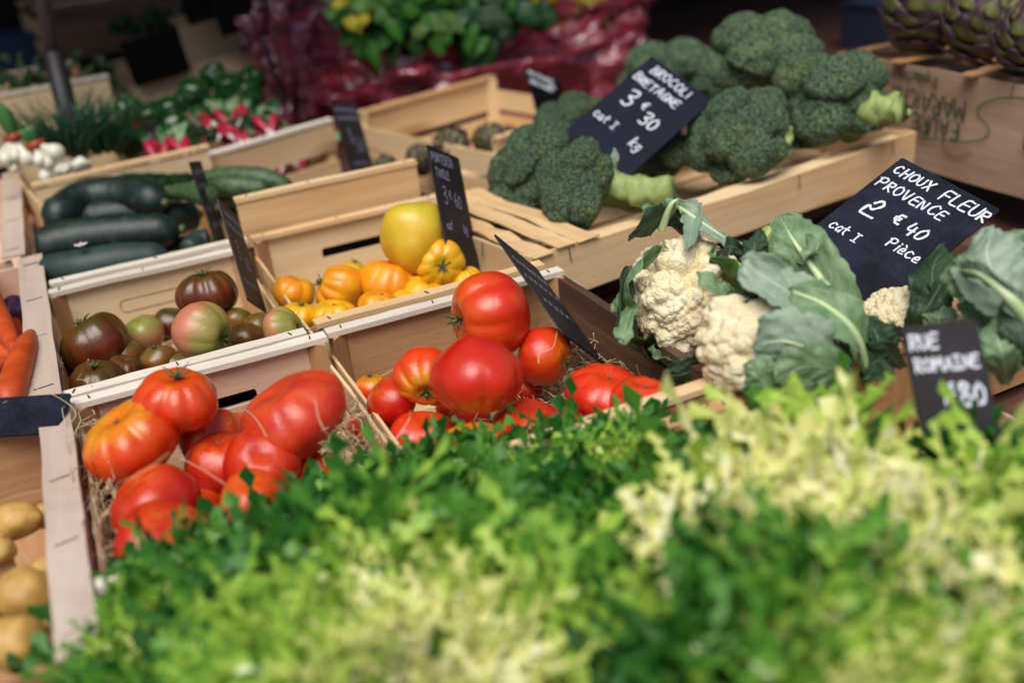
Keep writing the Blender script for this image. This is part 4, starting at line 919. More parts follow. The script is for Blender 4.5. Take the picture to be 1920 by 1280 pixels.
L(f1, [(1275, 700, 1.22), (1200, 660, 1.16), (1165, 590, 1.15), (1175, 500, 1.17)], 84, 'dark_leaf', (-.5, .2, .8), seed=1, ruf=.16)
L(f1, [(1180, 610, 1.18), (1165, 560, 1.16), (1190, 500, 1.16), (1245, 455, 1.17)], 70, 'cabbage_leaf', (.3, .5, .8), seed=2, ruf=.2)
L(f1, [(1290, 440, 1.26), (1262, 400, 1.22), (1220, 420, 1.20), (1182, 448, 1.18)], 74, 'dark_leaf', (.3, .8, .5), seed=3, ruf=.12, lobes=.1)
L(f1, [(1318, 470, 1.26), (1280, 385, 1.22), (1300, 400, 1.18), (1290, 470, 1.14)], 46, 'grey_leaf', (.9, .2, .3), seed=4, ruf=.2)
L(f1, [(1258, 378, 1.22), (1290, 400, 1.18), (1350, 440, 1.16), (1408, 478, 1.15)], 52, 'grey_leaf', (.3, -.6, .6), seed=5, ruf=.2, rib=(6, 3, .9))
L(f1, [(1395, 600, 1.20), (1385, 545, 1.15), (1360, 505, 1.12), (1330, 475, 1.10)], 82, 'bright_leaf', (.6, -.4, .6), seed=6, ruf=.22, lobes=.12)
L(f1, [(1400, 560, 1.17), (1375, 560, 1.12), (1340, 540, 1.10), (1306, 512, 1.10)], 60, 'cabbage_leaf', (.3, -.8, .4), seed=7, ruf=.12)
L(f1, [(1350, 700, 1.25), (1320, 690, 1.15), (1285, 700, 1.13), (1245, 712, 1.14)], 72, 'dark_leaf', (-.2, .8, .5), seed=8, ruf=.12)
L(f1, [(1240, 690, 1.22), (1215, 640, 1.15), (1205, 640, 1.12), (1160, 636, 1.10)], 40, 'dark_leaf', (.5, .5, .6), seed=9, ruf=.3)
L(f1, [(1200, 560, 1.2), (1180, 590, 1.14), (1170, 625, 1.10), (1168, 646, 1.10)], 40, 'cabbage_leaf', (.9, .2, .3), seed=10, ruf=.35)
L(f1, [(1240, 430, 1.22), (1258, 385, 1.20), (1274, 372, 1.20)], 34, 'cabbage_leaf', (.9, .2, .3), seed=11, rib=(9, 7, .9))
L(f1, [(1260, 700, 1.20), (1235, 670, 1.15), (1215, 655, 1.14)], 60, 'cabbage_leaf', (.6, -.6, .5), seed=12, ruf=.2)
f2 = cauli(1436, 655, 1.085, 205, (1.0, 1.25, 1), 'cauliflower wrapped in big grey green leaves, in front of the slate sign', 1, 1.)
L(f2, [(1612, 700, 1.16), (1560, 560, 1.14), (1490, 455, 1.15), (1462, 405, 1.17)], 130, 'cabbage_leaf', (.7, -.4, .5), seed=21, ruf=.12, rib=(16, 4, .8), tip=.4)
L(f2, [(1590, 690, 1.10), (1555, 600, 1.06), (1450, 530, 1.05), (1392, 490, 1.06)], 110, 'grey_leaf', (.35, -.85, .35), seed=22, ruf=.10, tip=.4)
L(f2, [(1628, 720, 1.10), (1605, 630, 1.05), (1550, 575, 1.04), (1484, 545, 1.05)], 108, 'cabbage_leaf', (-.3, -.85, .35), seed=23, ruf=.08, rib=(12, 7, 1.), tip=.5)
L(f2, [(1628, 722, 1.13), (1612, 640, 1.11), (1570, 560, 1.11), (1540, 520, 1.12)], 26, 'grey_leaf', (.9, .2, .3), seed=24, ruf=.02, rib=(14, 7, 1.))
L(f2, [(1592, 700, 1.06), (1545, 665, 1.02), (1470, 640, 1.01), (1412, 650, 1.02)], 142, 'grey_leaf', (-.15, .95, .25), seed=25, ruf=.08, rib=(6, 3, .9), tip=.45, base=.5)
L(f2, [(1600, 712, 1.04), (1555, 690, 1.00), (1500, 690, .99), (1462, 720, .99)], 100, 'cabbage_leaf', (-.1, .9, .4), seed=26, ruf=.14, tip=.5, base=.5)
L(f2, [(1470, 780, 1.04), (1452, 740, 1.01), (1425, 710, 1.0), (1395, 690, 1.0)], 104, 'cabbage_leaf', (.6, .6, .5), seed=27, ruf=.10, tip=.5)
L(f2, [(1500, 545, 1.12), (1450, 548, 1.08), (1400, 555, 1.07), (1350, 590, 1.08)], 66, 'dark_leaf', (-.1, .8, .6), seed=28, ruf=.15)
L(f2, [(1370, 610, 1.14), (1370, 575, 1.10), (1400, 545, 1.09), (1470, 530, 1.10)], 56, 'bright_leaf', (.2, .7, .6), seed=29, ruf=.12)
L(f2, [(1360, 740, 1.16), (1345, 690, 1.12), (1350, 650, 1.12), (1365, 615, 1.14)], 50, 'dark_leaf', (.8, .0, .6), seed=30, ruf=.15)
L(f2, [(1560, 730, 1.05), (1515, 735, 1.0), (1480, 745, .99), (1455, 760, .99)], 60, 'cabbage_leaf', (0, .9, .5), seed=31, ruf=.12)
L(f2, [(1440, 500, 1.16), (1415, 470, 1.14), (1420, 430, 1.16)], 60, 'dark_leaf', (.8, .3, .3), seed=32, ruf=.15)
L(f2, [(1452, 650, 1.03), (1432, 625, 1.02), (1438, 590, 1.04)], 22, 'cabbage_leaf', (.8, .3, .3), seed=33)
m = MB(); 
child_stem(f2, [ad(1455, 470, 1.18), ad(1434, 450, 1.17), ad(1424, 440, 1.165)], [.010, .010, .011])
f3 = cauli(1680, 604, 1.24, 130, (1, 1, 1), 'cauliflower in shade beneath the slate sign', 0, 2.)
L(f3, [(1720, 640, 1.2), (1745, 560, 1.17), (1750, 500, 1.2), (1772, 462, 1.24)], 100, 'dark_leaf', (.8, .1, .5), seed=41, ruf=.15)
L(f3, [(1700, 640, 1.18), (1730, 590, 1.15), (1760, 540, 1.16), (1770, 510, 1.18)], 70, 'dark_leaf', (.7, .5, .4), seed=42, ruf=.2)
L(f3, [(1660, 690, 1.14), (1650, 650, 1.10), (1640, 620, 1.10), (1622, 600, 1.12)], 90, 'dark_leaf', (.7, .3, .5), seed=43, ruf=.2)
L(f3, [(1690, 690, 1.1), (1665, 665, 1.07), (1640, 680, 1.07), (1612, 700, 1.08)], 80, 'dark_leaf', (.4, .8, .5), seed=44, ruf=.2)
L(f3, [(1770, 640, 1.16), (1760, 600, 1.14), (1770, 570, 1.15)], 70, 'cabbage_leaf', (.8, .1, .5), seed=45, ruf=.12)
f4 = cauli(1868, 628, 1.2, 150, (1, 1, 1), 'cauliflower hidden behind broad leaves at the right edge', 1, 3.)
L(f4, [(1935, 612, 1.06), (1890, 555, 1.04), (1840, 515, 1.05), (1800, 505, 1.08)], 60, 'grey_leaf', (-.5, .8, .3), seed=51, rib=(15, 11, 1.), tip=.2)
L(f4, [(1930, 600, 1.09), (1880, 540, 1.07), (1850, 480, 1.09), (1862, 425, 1.12)], 150, 'grey_leaf', (.8, .4, .3), seed=52, ruf=.10, tip=.45)
L(f4, [(1860, 560, 1.10), (1830, 535, 1.08), (1795, 520, 1.09), (1762, 525, 1.1)], 95, 'cabbage_leaf', (.2, .9, .3), seed=53, ruf=.14)
L(f4, [(1870, 610, 1.12), (1845, 590, 1.10), (1815, 575, 1.11), (1795, 570, 1.12)], 70, 'cabbage_leaf', (.2, .9, .3), seed=54, ruf=.14)
L(f4, [(1890, 720, 1.10), (1880, 670, 1.05), (1870, 630, 1.05), (1865, 595, 1.07)], 110, 'cabbage_leaf', (.9, .2, .3), seed=55, ruf=.10)
L(f4, [(1940, 700, 1.10), (1920, 650, 1.05), (1905, 600, 1.05), (1890, 560, 1.07)], 80, 'dark_leaf', (.9, .2, .3), seed=56, ruf=.10)
L(f4, [(1940, 500, 1.15), (1910, 460, 1.12), (1890, 440, 1.13)], 90, 'cabbage_leaf', (.6, .6, .3), seed=57, ruf=.10)

for k, (a, b, c_) in enumerate([((1420, 600, 1.10), (1400, 580, 1.07), (1378, 590, 1.07)), ((1655, 640, 1.14), (1668, 622, 1.12), (1690, 628, 1.13)), ((1500, 500, 1.14), (1520, 470, 1.13), (1512, 440, 1.15)), ((1345, 480, 1.16), (1368, 462, 1.14), (1392, 470, 1.14))]):
    L(f2, [a, b, c_], 40, ['cabbage_leaf', 'dark_leaf'][k % 2], (.5, .7, .4), seed=300+k, ruf=.25, nu=16, nv=10)
# broccoli leaflets
L(bl, [(1200, 360, 1.60), (1212, 380, 1.585), (1225, 405, 1.58)], 26, 'cabbage_leaf', (.8, .3, .3), seed=61, ruf=.2)
L(bl, [(1148, 330, 1.62), (1152, 300, 1.61), (1152, 278, 1.61)], 18, 'grey_leaf', (.8, .1, .3), seed=62, ruf=.2)

# ---------------------------------------------------------------- frisee lettuces
def frisee_mesh(seed, n=105, pale=.5, upright=0.):
    """one unit sized head: a rosette of long ribs carrying curled, toothed lobes"""
    rnd = random.Random(seed); m = MB()
    for i in range(n):
        a = (i+.5)/n; az = i*2.399963+rnd.uniform(-.25, .25)
        Ln = (.62+.62*a)*rnd.uniform(.82, 1.18); e = R_(88-62*a+rnd.uniform(-10, 10)+upright); bend = R_(30+46*a+rnd.uniform(-14, 24))
        rad = Vector((math.cos(az), math.sin(az), 0)); sd = Vector((-math.sin(az), math.cos(az), 0)); up = Vector((0, 0, 1))
        p = rad*(.04+.15*a); K = 27; sp = []; tw = rnd.uniform(-.9, .9)
        for k in range(K+1):
            t_ = k/K; ee = e-bend*t_*t_*1.2; d = rad*math.cos(ee)+up*math.sin(ee)+sd*.35*math.sin(t_*3+tw*3)*t_
            sp.append((p.copy(), d.normalized())); p = p+d*Ln/K
        g0 = max(0, (a-pale*.75)/(1-pale*.6))
        wr = .027+.016*a; vs = []; fs = []; tn = []
        for k, (p, d) in enumerate(sp):
            s_ = (sd-d*sd.dot(d)).normalized(); nn = d.cross(s_); w2 = wr*(1.15-k/K)*1.9*(1 if k < K else .2)
            vs += [p-s_*w2, p-nn*wr*(1.15-k/K)*.7, p+s_*w2]; x = g0*.40+.26*(k/K)-.22; tn += [x, x-.2, x]
        for k in range(K): fs += [(3*k, 3*k+3, 3*k+4, 3*k+1), (3*k+1, 3*k+4, 3*k+5, 3*k+2)]
        m.add(vs, fs, 0, tn)
        lt = rnd.uniform(-.08, .08)
        W = Ln*(.10+.12*a)*rnd.uniform(.8, 1.25); NU, NV = 84, 8; vs = []; fs = []; tn = []; ph = rnd.uniform(0, 40)
        for q_ in range(NU+1):     # the blade itself: toothed outline, margins thrown into frills
            u = q_/NU; kf = u*K; k0 = min(int(kf), K-1); fr = kf-k0; p = sp[k0][0].lerp(sp[k0+1][0], fr); d = sp[k0][1].lerp(sp[k0+1][1], fr).normalized()
            s_ = (sd-d*sd.dot(d)).normalized(); nn = d.cross(s_); prof = (.16+.84*math.sin(min(1, u/.7)*math.pi/2)**1.5)*(1 if u < .8 else math.cos((u-.8)/.2*math.pi/2)**.5*.85+.05)
            for j in range(NV+1):
                v = 2*j/NV-1; sg = 1 if v > 0 else -1; av = abs(v)
                saw = ((u*12+.5*sg+ph) % 1.); tooth = .10+.90*(1-saw)**1.5; fine = .70+.60*((u*31+ph*sg) % 1.)
                w_ = W*prof*(1-av+av*tooth*fine)*v
                ruf = W*(.42*av**1.6)*(math.sin(u*38+ph+sg*2)+.7*math.sin(u*71+ph*2*sg))*.6+W*.25*noise.noise(Vector((u*6+ph, v*2, seed)))
                vs.append(p+s_*w_*(1-.25*av)+nn*(ruf+W*.25*av)+d*W*.7*av*(1-saw))
                tn.append(g0*.92+.34*u-.20+.36*av**.6+lt+rnd.uniform(-.03, .03))
        for q_ in range(NU):
            for j in range(NV): b_ = q_*(NV+1)+j; fs.append((b_, b_+1, b_+NV+2, b_+NV+1))
        m.add(vs, fs, 0, tn)
        for k in range(3, K+1, 2):
            t_ = k/K; p, d = sp[k]; s0 = (sd-d*sd.dot(d)).normalized(); nn = d.cross(s0)
            for sg in (-1, 1):
                ll = Ln*.24*(.30+1.0*math.sin(min(1, t_*1.02)*math.pi*.62))*rnd.uniform(.6, 1.35)
                fw = rnd.uniform(.0, .9)+.7*(t_ > .93); lift = rnd.uniform(-.7, .9)
                ld = (s0*sg+d*fw+nn*lift).normalized(); ls = ld.cross((nn+s0*rnd.uniform(-.6, .6)+d*rnd.uniform(-.3, .3)).normalized()).normalized(); ln = ld.cross(ls)
                p0 = p+d*rnd.uniform(-.5, .5)*Ln/K; hw = ll*(rnd.uniform(.03, .06)+.045*a*a*rnd.random()); cu = rnd.uniform(-1., 1.); R2 = 8; vs = []; tn = []
                for r_ in range(R2+1):   # a narrow blade whose edges break into pointed teeth
                    f_ = r_/R2; cc = p0+ld*ll*f_+ln*cu*ll*f_*f_+ls*ll*.12*math.sin(f_*4+lt*30)
                    for z_ in (-1, 0, 1):
                        if z_ == 0: q = cc
                        else:
                            big = (r_ % 2 == 1); o_ = hw*(2.2+rnd.random()*2.6 if big else .5)*(1-.25*f_) if r_ < R2 else hw*.2
                            q = cc+ls*z_*o_+ld*(ll*.12*rnd.random() if big else 0)+ln*rnd.uniform(-1., 1.)*o_*.55
                        vs.append(q); tn.append(g0*.95+.34*t_-.04+.12*f_+rnd.uniform(-.05, .05)+(.06 if z_ else -.06)+lt)
                fs = []
                for r_ in range(R2): fs += [(3*r_, 3*r_+1, 3*r_+4, 3*r_+3), (3*r_+1, 3*r_+2, 3*r_+5, 3*r_+4)]
                m.add(vs, fs, 0, tn)
    o = m.build('frisee_lettuce', 'frisee_leaf', smooth=True, tone='tone'); me = o.data; bpy.data.objects.remove(o); return me
FM = {'yellow': frisee_mesh(1, 120, .42), 'pale': frisee_mesh(2, 130, .85), 'green': frisee_mesh(3, 110, .10)}
def FH(label, px, py, h, R, tilt, kind, spin, shift=0.):
    o = bpy.data.objects.new('frisee_lettuce', FM[kind]); C.objects.link(o)
    q = Vector((0, 0, 1)).rotation_difference(Vector(tilt).normalized()); o.rotation_mode = 'QUATERNION'; o.rotation_quaternion = q @ Quaternion((0, 0, 1), spin)
    o.location = at(px, py, h)-(q @ Vector((0, 0, 1)))*R*.55; o.scale = (R, R, R); o.color = (.5+shift, 0, 0, 1)
    return tag(o, label, 'lettuce', 'frisee lettuces')
FH('frisee lettuce at the bottom centre with a broad yellow heart and long green outer leaves', 775, 1280, .030, .150, (-.1, -.40, 1), 'yellow', 1, -.17)
FH('pale frisee lettuce with the whitest yellow heart, in front of the blurred sign', 1610, 1085, .046, .160, (-.05, -.20, 1), 'pale', 3.3, -.15)
FH('green frisee lettuce between the pale one and the tomatoes', 1130, 905, .0, .112, (-.1, .05, 1), 'green', 3, -.02)
FH('dark green frisee lettuce below the red tomatoes, left of centre', 680, 990, -.006, .118, (-.1, .1, 1), 'green', 4, .07)
FH('frisee lettuce at the lower left corner reaching over the potato crate', 330, 1215, -.002, .108, (-.2, -.2, 1), 'green', 5, -.06)
FH('green frisee lettuce filling the lower right corner', 1700, 1370, .025, .145, (.1, -.5, 1), 'green', 6, -.10)
FH('frisee lettuce with light green leaves behind the blurred sign at the right edge', 1900, 985, .01, .11, (.1, .0, 1), 'green', 7, -.12)
FH('frisee lettuce just below the cauliflower leaves', 1470, 900, -.015, .09, (0, .1, 1), 'green', 8, -.08)
FH('dark green frisee lettuce between the two yellow hearts', 1090, 1090, .000, .105, (-.2, -.2, 1), 'green', 9, .09)
FH('frisee lettuce at the near edge below the yellow heart', 520, 1360, .010, .12, (-.1, -.3, 1), 'yellow', 10, -.04)
FH('frisee lettuce at the right edge, half cut off by the frame', 1960, 1030, .02, .12, (.2, -.2, 1), 'green', 11)
FH('frisee lettuce peeking out between the dark one and the tomatoes', 910, 925, -.006, .105, (-.1, .05, 1), 'green', 12, .03)

# ---------------------------------------------------------------- left side vegetables
def blob(name, label, cat, p, scale, mat, seed, rot=None, amp=.12, sub=4, group=None, freq=1.2):
    if sub not in ICO: ICO[sub] = ico(sub)
    V, Fc = ICO[sub]; m = MB(); m.add([v*(1+amp*noise.noise(v*freq+Vector((seed*5.1, 0, 0)))*2) for v in V], Fc)
    o = m.build(name, mat, smooth=True); o.location = p; o.scale = scale
    if rot is not None: o.rotation_mode = 'QUATERNION'; o.rotation_quaternion = rot
    return tag(o, label, cat, group)
def spx(w, p): return w*mpp(p)/2
for i, (px, py, w, hh, h, ax, lab) in enumerate([
    (22, 978, 118, 72, -.03, (1, .1, 0), 'long potato in the far compartment of the potato crate'), (-12, 1030, 80, 60, -.03, (1, 0, 0), 'potato cut by the frame in the far compartment'),
    (48, 1112, 112, 96, -.02, (1, -.2, .1), 'round golden potato nearest below the divider'), (30, 1205, 110, 100, -.02, (.3, -1, .2), 'potato at the lower left corner'),
    (108, 1195, 70, 110, -.045, (.1, 1, 0), 'potato tucked under the white edge board'), (82, 1070, 60, 50, -.06, (.5, .5, 0), 'small potato in the shade behind the golden one'), (85, 965, 50, 46, -.05, (.5, .5, 0), 'small potato under the edge board in the far compartment'), (-30, 1130, 90, 80, -.04, (.5, .5, 0), 'potato cut by the frame beside the golden one')]):
    p = at(px, py, h); blob('potato', lab, 'potato', p, (spx(hh, p), spx(hh, p), spx(w, p)), 'potato_skin', i, Vector((0, 0, 1)).rotation_difference(dirc(ax)), .07, group='potatoes in the lower left crate')
def veg_tube(name, label, cat, pts, rs, mat, group=None, n=20, seg=30, rough=.0, seed=0, ends=None, cap='round'):
    P = bez(pts, seg); rr = [float(np.interp(i/(seg-1), np.linspace(0, 1, len(rs)), rs)) for i in range(seg)]
    if cap == 'round':
        for k, f_ in ((0, .25), (1, .72), (2, .93)): rr[k] *= f_; rr[-1-k] *= f_
    rr = [r*(1+rough*noise.noise(Vector((i*1.3, seed, 0)))) for i, r in enumerate(rr)]
    m = MB(); m.tube(P, rr, n); o = m.build(name, mat, smooth=True); tag(o, label, cat, group)
    if ends:
        t_ = (P[-1]-P[-3]).normalized(); e = MB(); e.tube([P[-1]-t_*.004, P[-1]+t_*ends[0]], [ends[1], ends[1]*1.15], 8); e.build('stalk', ends[2], o, smooth=True)
    return o
GC = 'carrots at the left edge'
for i, (pts, rs, lab) in enumerate([
    ([(-60, 500, 0), (0, 600, .0), (34, 662, -.0)], [26, 24, 17, 6], 'carrot slanting down from the top left of the carrot crate'),
    ([(-60, 640, -.03), (-10, 655, -.03), (36, 672, -.03)], [26, 22, 18, 8], 'carrot lying crosswise in the carrot crate'),
    ([(60, 620, .0), (48, 650, .01), (32, 700, .01), (14, 758, .01)], [8, 20, 24, 26], 'carrot pointing up towards the edge board, its top end near the slate corner'),
    ([(-70, 700, -.02), (-20, 690, -.02), (22, 678, -.02)], [26, 24, 18, 8], 'carrot under the pointing one'), ([(-40, 560, -.04), (10, 590, -.05), (40, 640, -.05)], [22, 20, 16, 6], 'carrot at the back in the shade')]):
    P = [at(*q) for q in pts]; veg_tube('carrot', lab, 'carrot', P, [r*1.05*mpp(P[1]) for r in rs], 'carrot_skin', GC, rough=.08, seed=i, ends=(.006, .006, 'stem_green') if i == 2 else None)
p = at(28, 585, -.04); blob('onion', 'purple onion half hidden behind the carrots', 'onion', p, [spx(60, p)]*3, 'purple_skin', 3)
GZ = 'dark courgettes in the left crate'
for i, (pts, rs, mt, lab) in enumerate([
    ([(95, 415, .015), (150, 378, .02), (230, 365, .02), (308, 380, .015)], [26, 30, 30, 27], 'courgette_skin', 'dark courgette arching at the back of its crate'),
    ([(92, 440, -.01), (150, 415, -.01), (220, 402, -.01), (282, 398, -.01)], [24, 28, 26, 22], 'courgette_skin', 'courgette with a green streak, second from the back'),
    ([(68, 468, .0), (130, 452, .005), (220, 440, .005), (338, 430, .0)], [30, 33, 32, 27], 'courgette_skin', 'longest black green courgette across the middle, with a pale fleck'),
    ([(78, 510, -.015), (150, 503, -.01), (230, 490, -.01), (318, 480, -.015)], [26, 30, 30, 22], 'grey_courgette_skin', 'greyish courgette nearest to the rail'),
    ([(350, 470, -.03), (372, 455, -.03), (395, 450, -.03)], [14, 20, 18], 'grey_courgette_skin', 'courgette end at the right corner under the sign'),
    ([(70, 520, -.05), (160, 500, -.05), (340, 465, -.05)], [24, 26, 24], 'courgette_skin', 'courgette in the bottom layer'),
    ([(250, 430, -.03), (320, 412, -.03), (372, 402, -.035)], [22, 26, 22], 'courgette_skin', 'courgette pushed against the right side of its crate'),
    ([(130, 395, -.04), (230, 385, -.04), (350, 400, -.05)], [22, 24, 22], 'courgette_skin', 'courgette in the shade under the arching one'),
    ([(240, 500, -.05), (330, 475, -.05), (400, 460, -.05)], [22, 24, 22], 'courgette_skin', 'courgette low along the near rail')]):
    P = [at(*q) for q in pts]; veg_tube('courgette', lab, 'courgette', P, [r*1.2*mpp(P[1]) for r in rs], mt, GZ, rough=.05, seed=i, ends=(.008, .007, 'stem_green'))
m = MB(); p = at(152, 461, .032)
for k in range(4): a = k*1.5; m.tube([p+Vector((0, 0, .001)), p+Vector((math.cos(a)*.010, math.sin(a)*.010, .003))], [.003, .001], 5)
tag(m.build('petal_scrap', 'radish_tip'), 'white scrap lying on the longest courgette', 'scrap')
GM = 'striped marrows in the raised crate'
for i, (pts, rs, lab) in enumerate([
    ([(300, 362, .02), (355, 360, .03), (400, 372, .03)], [10, 18, 22], 'short green marrow pointing left, over the crate side'),
    ([(372, 338, .035), (430, 332, .04), (490, 336, .035), (550, 352, .015)], [16, 20, 22, 14], 'ribbed green marrow along the back of the raised crate'),
    ([(368, 352, .03), (430, 350, .035), (505, 356, .02)], [14, 20, 22], 'striped marrow in the middle of the raised crate'),
    ([(395, 368, .01), (440, 368, .01), (490, 376, .0)], [16, 22, 20], 'dark marrow close to the front board'),
    ([(410, 400, -.03), (440, 398, -.03), (470, 402, -.03)], [16, 22, 20], 'marrow low behind the knotty board')]):
    P = [at(*q) for q in pts]; veg_tube('marrow', lab, 'marrow', P, [r*mpp(P[1]) for r in rs], 'cucumber_skin', GM, rough=.08, seed=i+7)
# green leaves behind the courgettes
e = empty('leafy_greens', 'green leaves lying behind the dark courgettes', 'greens', at(250, 345, -.03))
for k in range(9):
    x = 200+k*16; L(e, [(x-20, 352, 2.15), (x, 336, 2.12), (x+26, 334, 2.12), (x+44, 342, 2.14)], 24, 'chard_leaf', (0, .8, .6), seed=70+k, ruf=.2, nu=10, nv=6)
e = empty('leafy_greens', 'small green leaf sticking up at the left corner of the courgettes', 'greens', at(92, 385, -.03))
L(e, [(82, 395, 2.05), (92, 380, 2.02), (104, 376, 2.02)], 26, 'cabbage_leaf', (.3, .8, .5), seed=85, nu=10, nv=6)
# white onions
GO = 'bunches of white onions'
def onion_bunch(label, bulbs, knot, tops, dv):
    c = atv(*knot, dv); e = empty('onion_bunch', label, 'onions', c, 0, GO)
    for (px, py, w) in bulbs:
        p = atv(px, py, dv-.02); r = spx(w, p); ax = (c-p).normalized(); P = []; rs = []
        for t_, k in ((-1.02, .12), (-.9, .5), (-.55, .86), (0, .95), (.5, .82), (1.0, .52), (1.7, .36)): P.append(p+ax*r*t_-c); rs.append(r*k)
        P.append(Vector((0, 0, 0))); rs.append(r*.26); m = MB(); m.tube(P, rs, 14); m.build('bulb', 'onion_skin', e, smooth=True)
    m = MB()
    for k, (px, py) in enumerate(tops):
        q = atv(px, py, dv+.03*(k % 2))-c; m.tube(bez([(0, 0, 0), q*.5+Vector((0, 0, .01)), q], 8), [.008, .010, .011, .011, .010, .009, .007, .004], 8)
    m.build('leaves', 'leek_green', e, smooth=True)
    m = MB(); m.tube([(-.016, 0, -.004), (0, -.010, 0), (.016, 0, .004)], [.007, .009, .007], 8); m.build('band', 'band_red', e, smooth=True); return e
onion_bunch('bunch of white onions with an orange band and tall green stems, at the left edge', [(50, 296, 32), (12, 298, 26), (30, 292, 24), (26, 315, 18), (-8, 300, 24)], (26, 256), [(2, 196), (12, 205), (-10, 190), (-20, 200)], 2.16)
onion_bunch('bunch of white onions with green tops, in the middle', [(104, 285, 34), (75, 300, 26), (90, 305, 26), (86, 330, 26), (110, 318, 22)], (66, 270), [(46, 240), (30, 250), (60, 235)], 2.14)
p = atv(122, 314, 2.12); blob('onion', 'single white onion left of the last one by the rail', 'onion', p, (spx(28, p), spx(28, p), spx(26, p)), 'onion_skin', 2, group=GO)
p = atv(152, 308, 2.12); blob('onion', 'single white onion rightmost by the rail', 'onion', p, (spx(34, p), spx(28, p), spx(26, p)), 'onion_skin', 4, group=GO)
def grass_bunch(label, roots, n, dv, hh, mat, seed, name='herb_bunch', cat='herbs', sprd=.10):
    rnd = random.Random(seed); c = atv(*roots, dv); e = empty(name, label, cat, c, 0); m = MB()
    for k in range(n):
        a = rnd.uniform(-1, 1); b = rnd.uniform(-1, 1); hgt = hh*rnd.uniform(.5, 1)
        p0 = Vector((a*sprd*.4, b*.03, 0)); p1 = p0+Vector((a*sprd*.3, b*.02, hgt*.5)); p2 = p0+Vector((a*sprd*rnd.uniform(.5, 1.2), b*.05, hgt))
        m.tube(bez([p0, p1, p2], 6), [.0035, .0035, .003, .003, .002, .001], 4, flat=.5)
    m.build('stems', mat, e, smooth=True); return e
grass_bunch('dark green bunch of chives standing behind the onions', (128, 290), 110, 2.24, .12, 'chive_dark', 1)
grass_bunch('second bunch of dark chives right of the pole', (190, 285), 110, 2.26, .12, 'herb_green', 2)
# green peppers
GP = 'dark green peppers'
for i, (px, py, w, dv, lab) in enumerate([(240, 208, 52, 2.42, 'dark green pepper leftmost and highest over the herbs'), (236, 262, 60, 2.36, 'mid green pepper low by the narrow chalked sign'), (205, 245, 40, 2.38, 'pepper with a pale tip next to the herbs'), (285, 218, 50, 2.42, 'light green pepper behind the sign'), (318, 205, 48, 2.44, 'green pepper with a pale spot'), (365, 172, 56, 2.5, 'round shiny pepper at the left of the heap'), (400, 142, 46, 2.56, 'pepper at the top of the heap with a pointed tip'), (430, 165, 56, 2.52, 'light green pepper in the middle of the heap'), (465, 180, 56, 2.52, 'shiny pepper with a bright reflection at the right of the heap'), (455, 205, 60, 2.46, 'pepper at the lower right of the heap'), (402, 205, 50, 2.46, 'dark pepper above the radishes'), (470, 150, 50, 2.58, 'pepper at the back right of the heap'), (345, 190, 40, 2.5, 'small pepper between the two heaps'), (330, 235, 50, 2.38, 'leafy green pepper behind the radish bunch')]):
    p = atv(px, py, dv); r = spx(w, p); o = blob('green_pepper', lab, 'pepper', p, (r*1.08, r*.95, r), 'pepper_skin', i+3, amp=.13, freq=1.6, group=GP)
    m = MB(); m.tube([(0, 0, .9), (.08, 0, 1.15)], [.13, .10], 7); m.build('stalk', 'stem_green', o, smooth=True)
# radishes
GR = 'bunches of radishes'
def radish_bunch(label, px, py, dv, n, seed, up=(0, 0, 1), sx=.06):
    rnd = random.Random(seed); c = atv(px, py, dv); e = empty('radish_bunch', label, 'radishes', c, 0, GR)
    for k in range(n):
        a = rnd.uniform(-1, 1); b = rnd.uniform(-1, 1); p = Vector((a*sx, rnd.uniform(-.015, .03), b*.02-.4*a*0))
        d = Vector((rnd.uniform(-.6, .6), -.8, -.5+rnd.uniform(-.3, .3))).normalized(); m = MB(); P = [p+d*.030*t_ for t_ in (-.9, -.7, -.2, .4, .85, 1.15)]
        m.tube(P, [.002, .0075, .0105, .0095, .006, .002], 10); m.build('radish', 'radish_skin', e, smooth=True)
        m = MB(); m.tube([p+d*.030*t_ for t_ in (.80, .95, 1.25, 1.7)], [.0064, .0052, .003, .0008], 8); m.build('radish_root', 'radish_tip', e, smooth=True)
    for k in range(7):
        a = rnd.uniform(-1, 1); q = c+Vector((a*sx, .03, .0)); leaf('leaf', [q, q+Vector((a*.03, .03, .035)), q+Vector((a*.06, .07, .03+.02*rnd.random()))], .018, 'chard_leaf' if k % 2 else 'cabbage_leaf', (1, 0, .3), e, seed=seed*9+k, nu=8, nv=6, ruf=.3)
    return e
radish_bunch('radishes at the left, between the chalked sign and the slatted crate', 318, 290, 2.16, 11, 1, sx=.035)
radish_bunch('pink and white radishes in the middle of the slatted crate', 420, 235, 2.34, 12, 2, sx=.05)
radish_bunch('bright red radishes at the right end of the slatted crate', 470, 250, 2.28, 14, 3, sx=.06)
radish_bunch('radishes seen through the gap of the slatted crate', 560, 305, 2.27, 10, 4, sx=.08)
e = empty('radish_leaves', 'radish leaves heaped behind the slatted crate rail', 'greens', atv(350, 255, 2.3))
rnd = random.Random(3)
for k in range(26):
    x = rnd.uniform(290, 530); y = 285-(x-290)*.22+rnd.uniform(-24, 4); L(e, [(x-16, y+10, 2.4), (x, y-6, 2.38), (x+18, y, 2.37)], rnd.uniform(14, 26), ['chard_leaf', 'cabbage_leaf', 'dark_leaf'][k % 3], (.2, .8, .6), seed=100+k, nu=8, nv=6, ruf=.3)

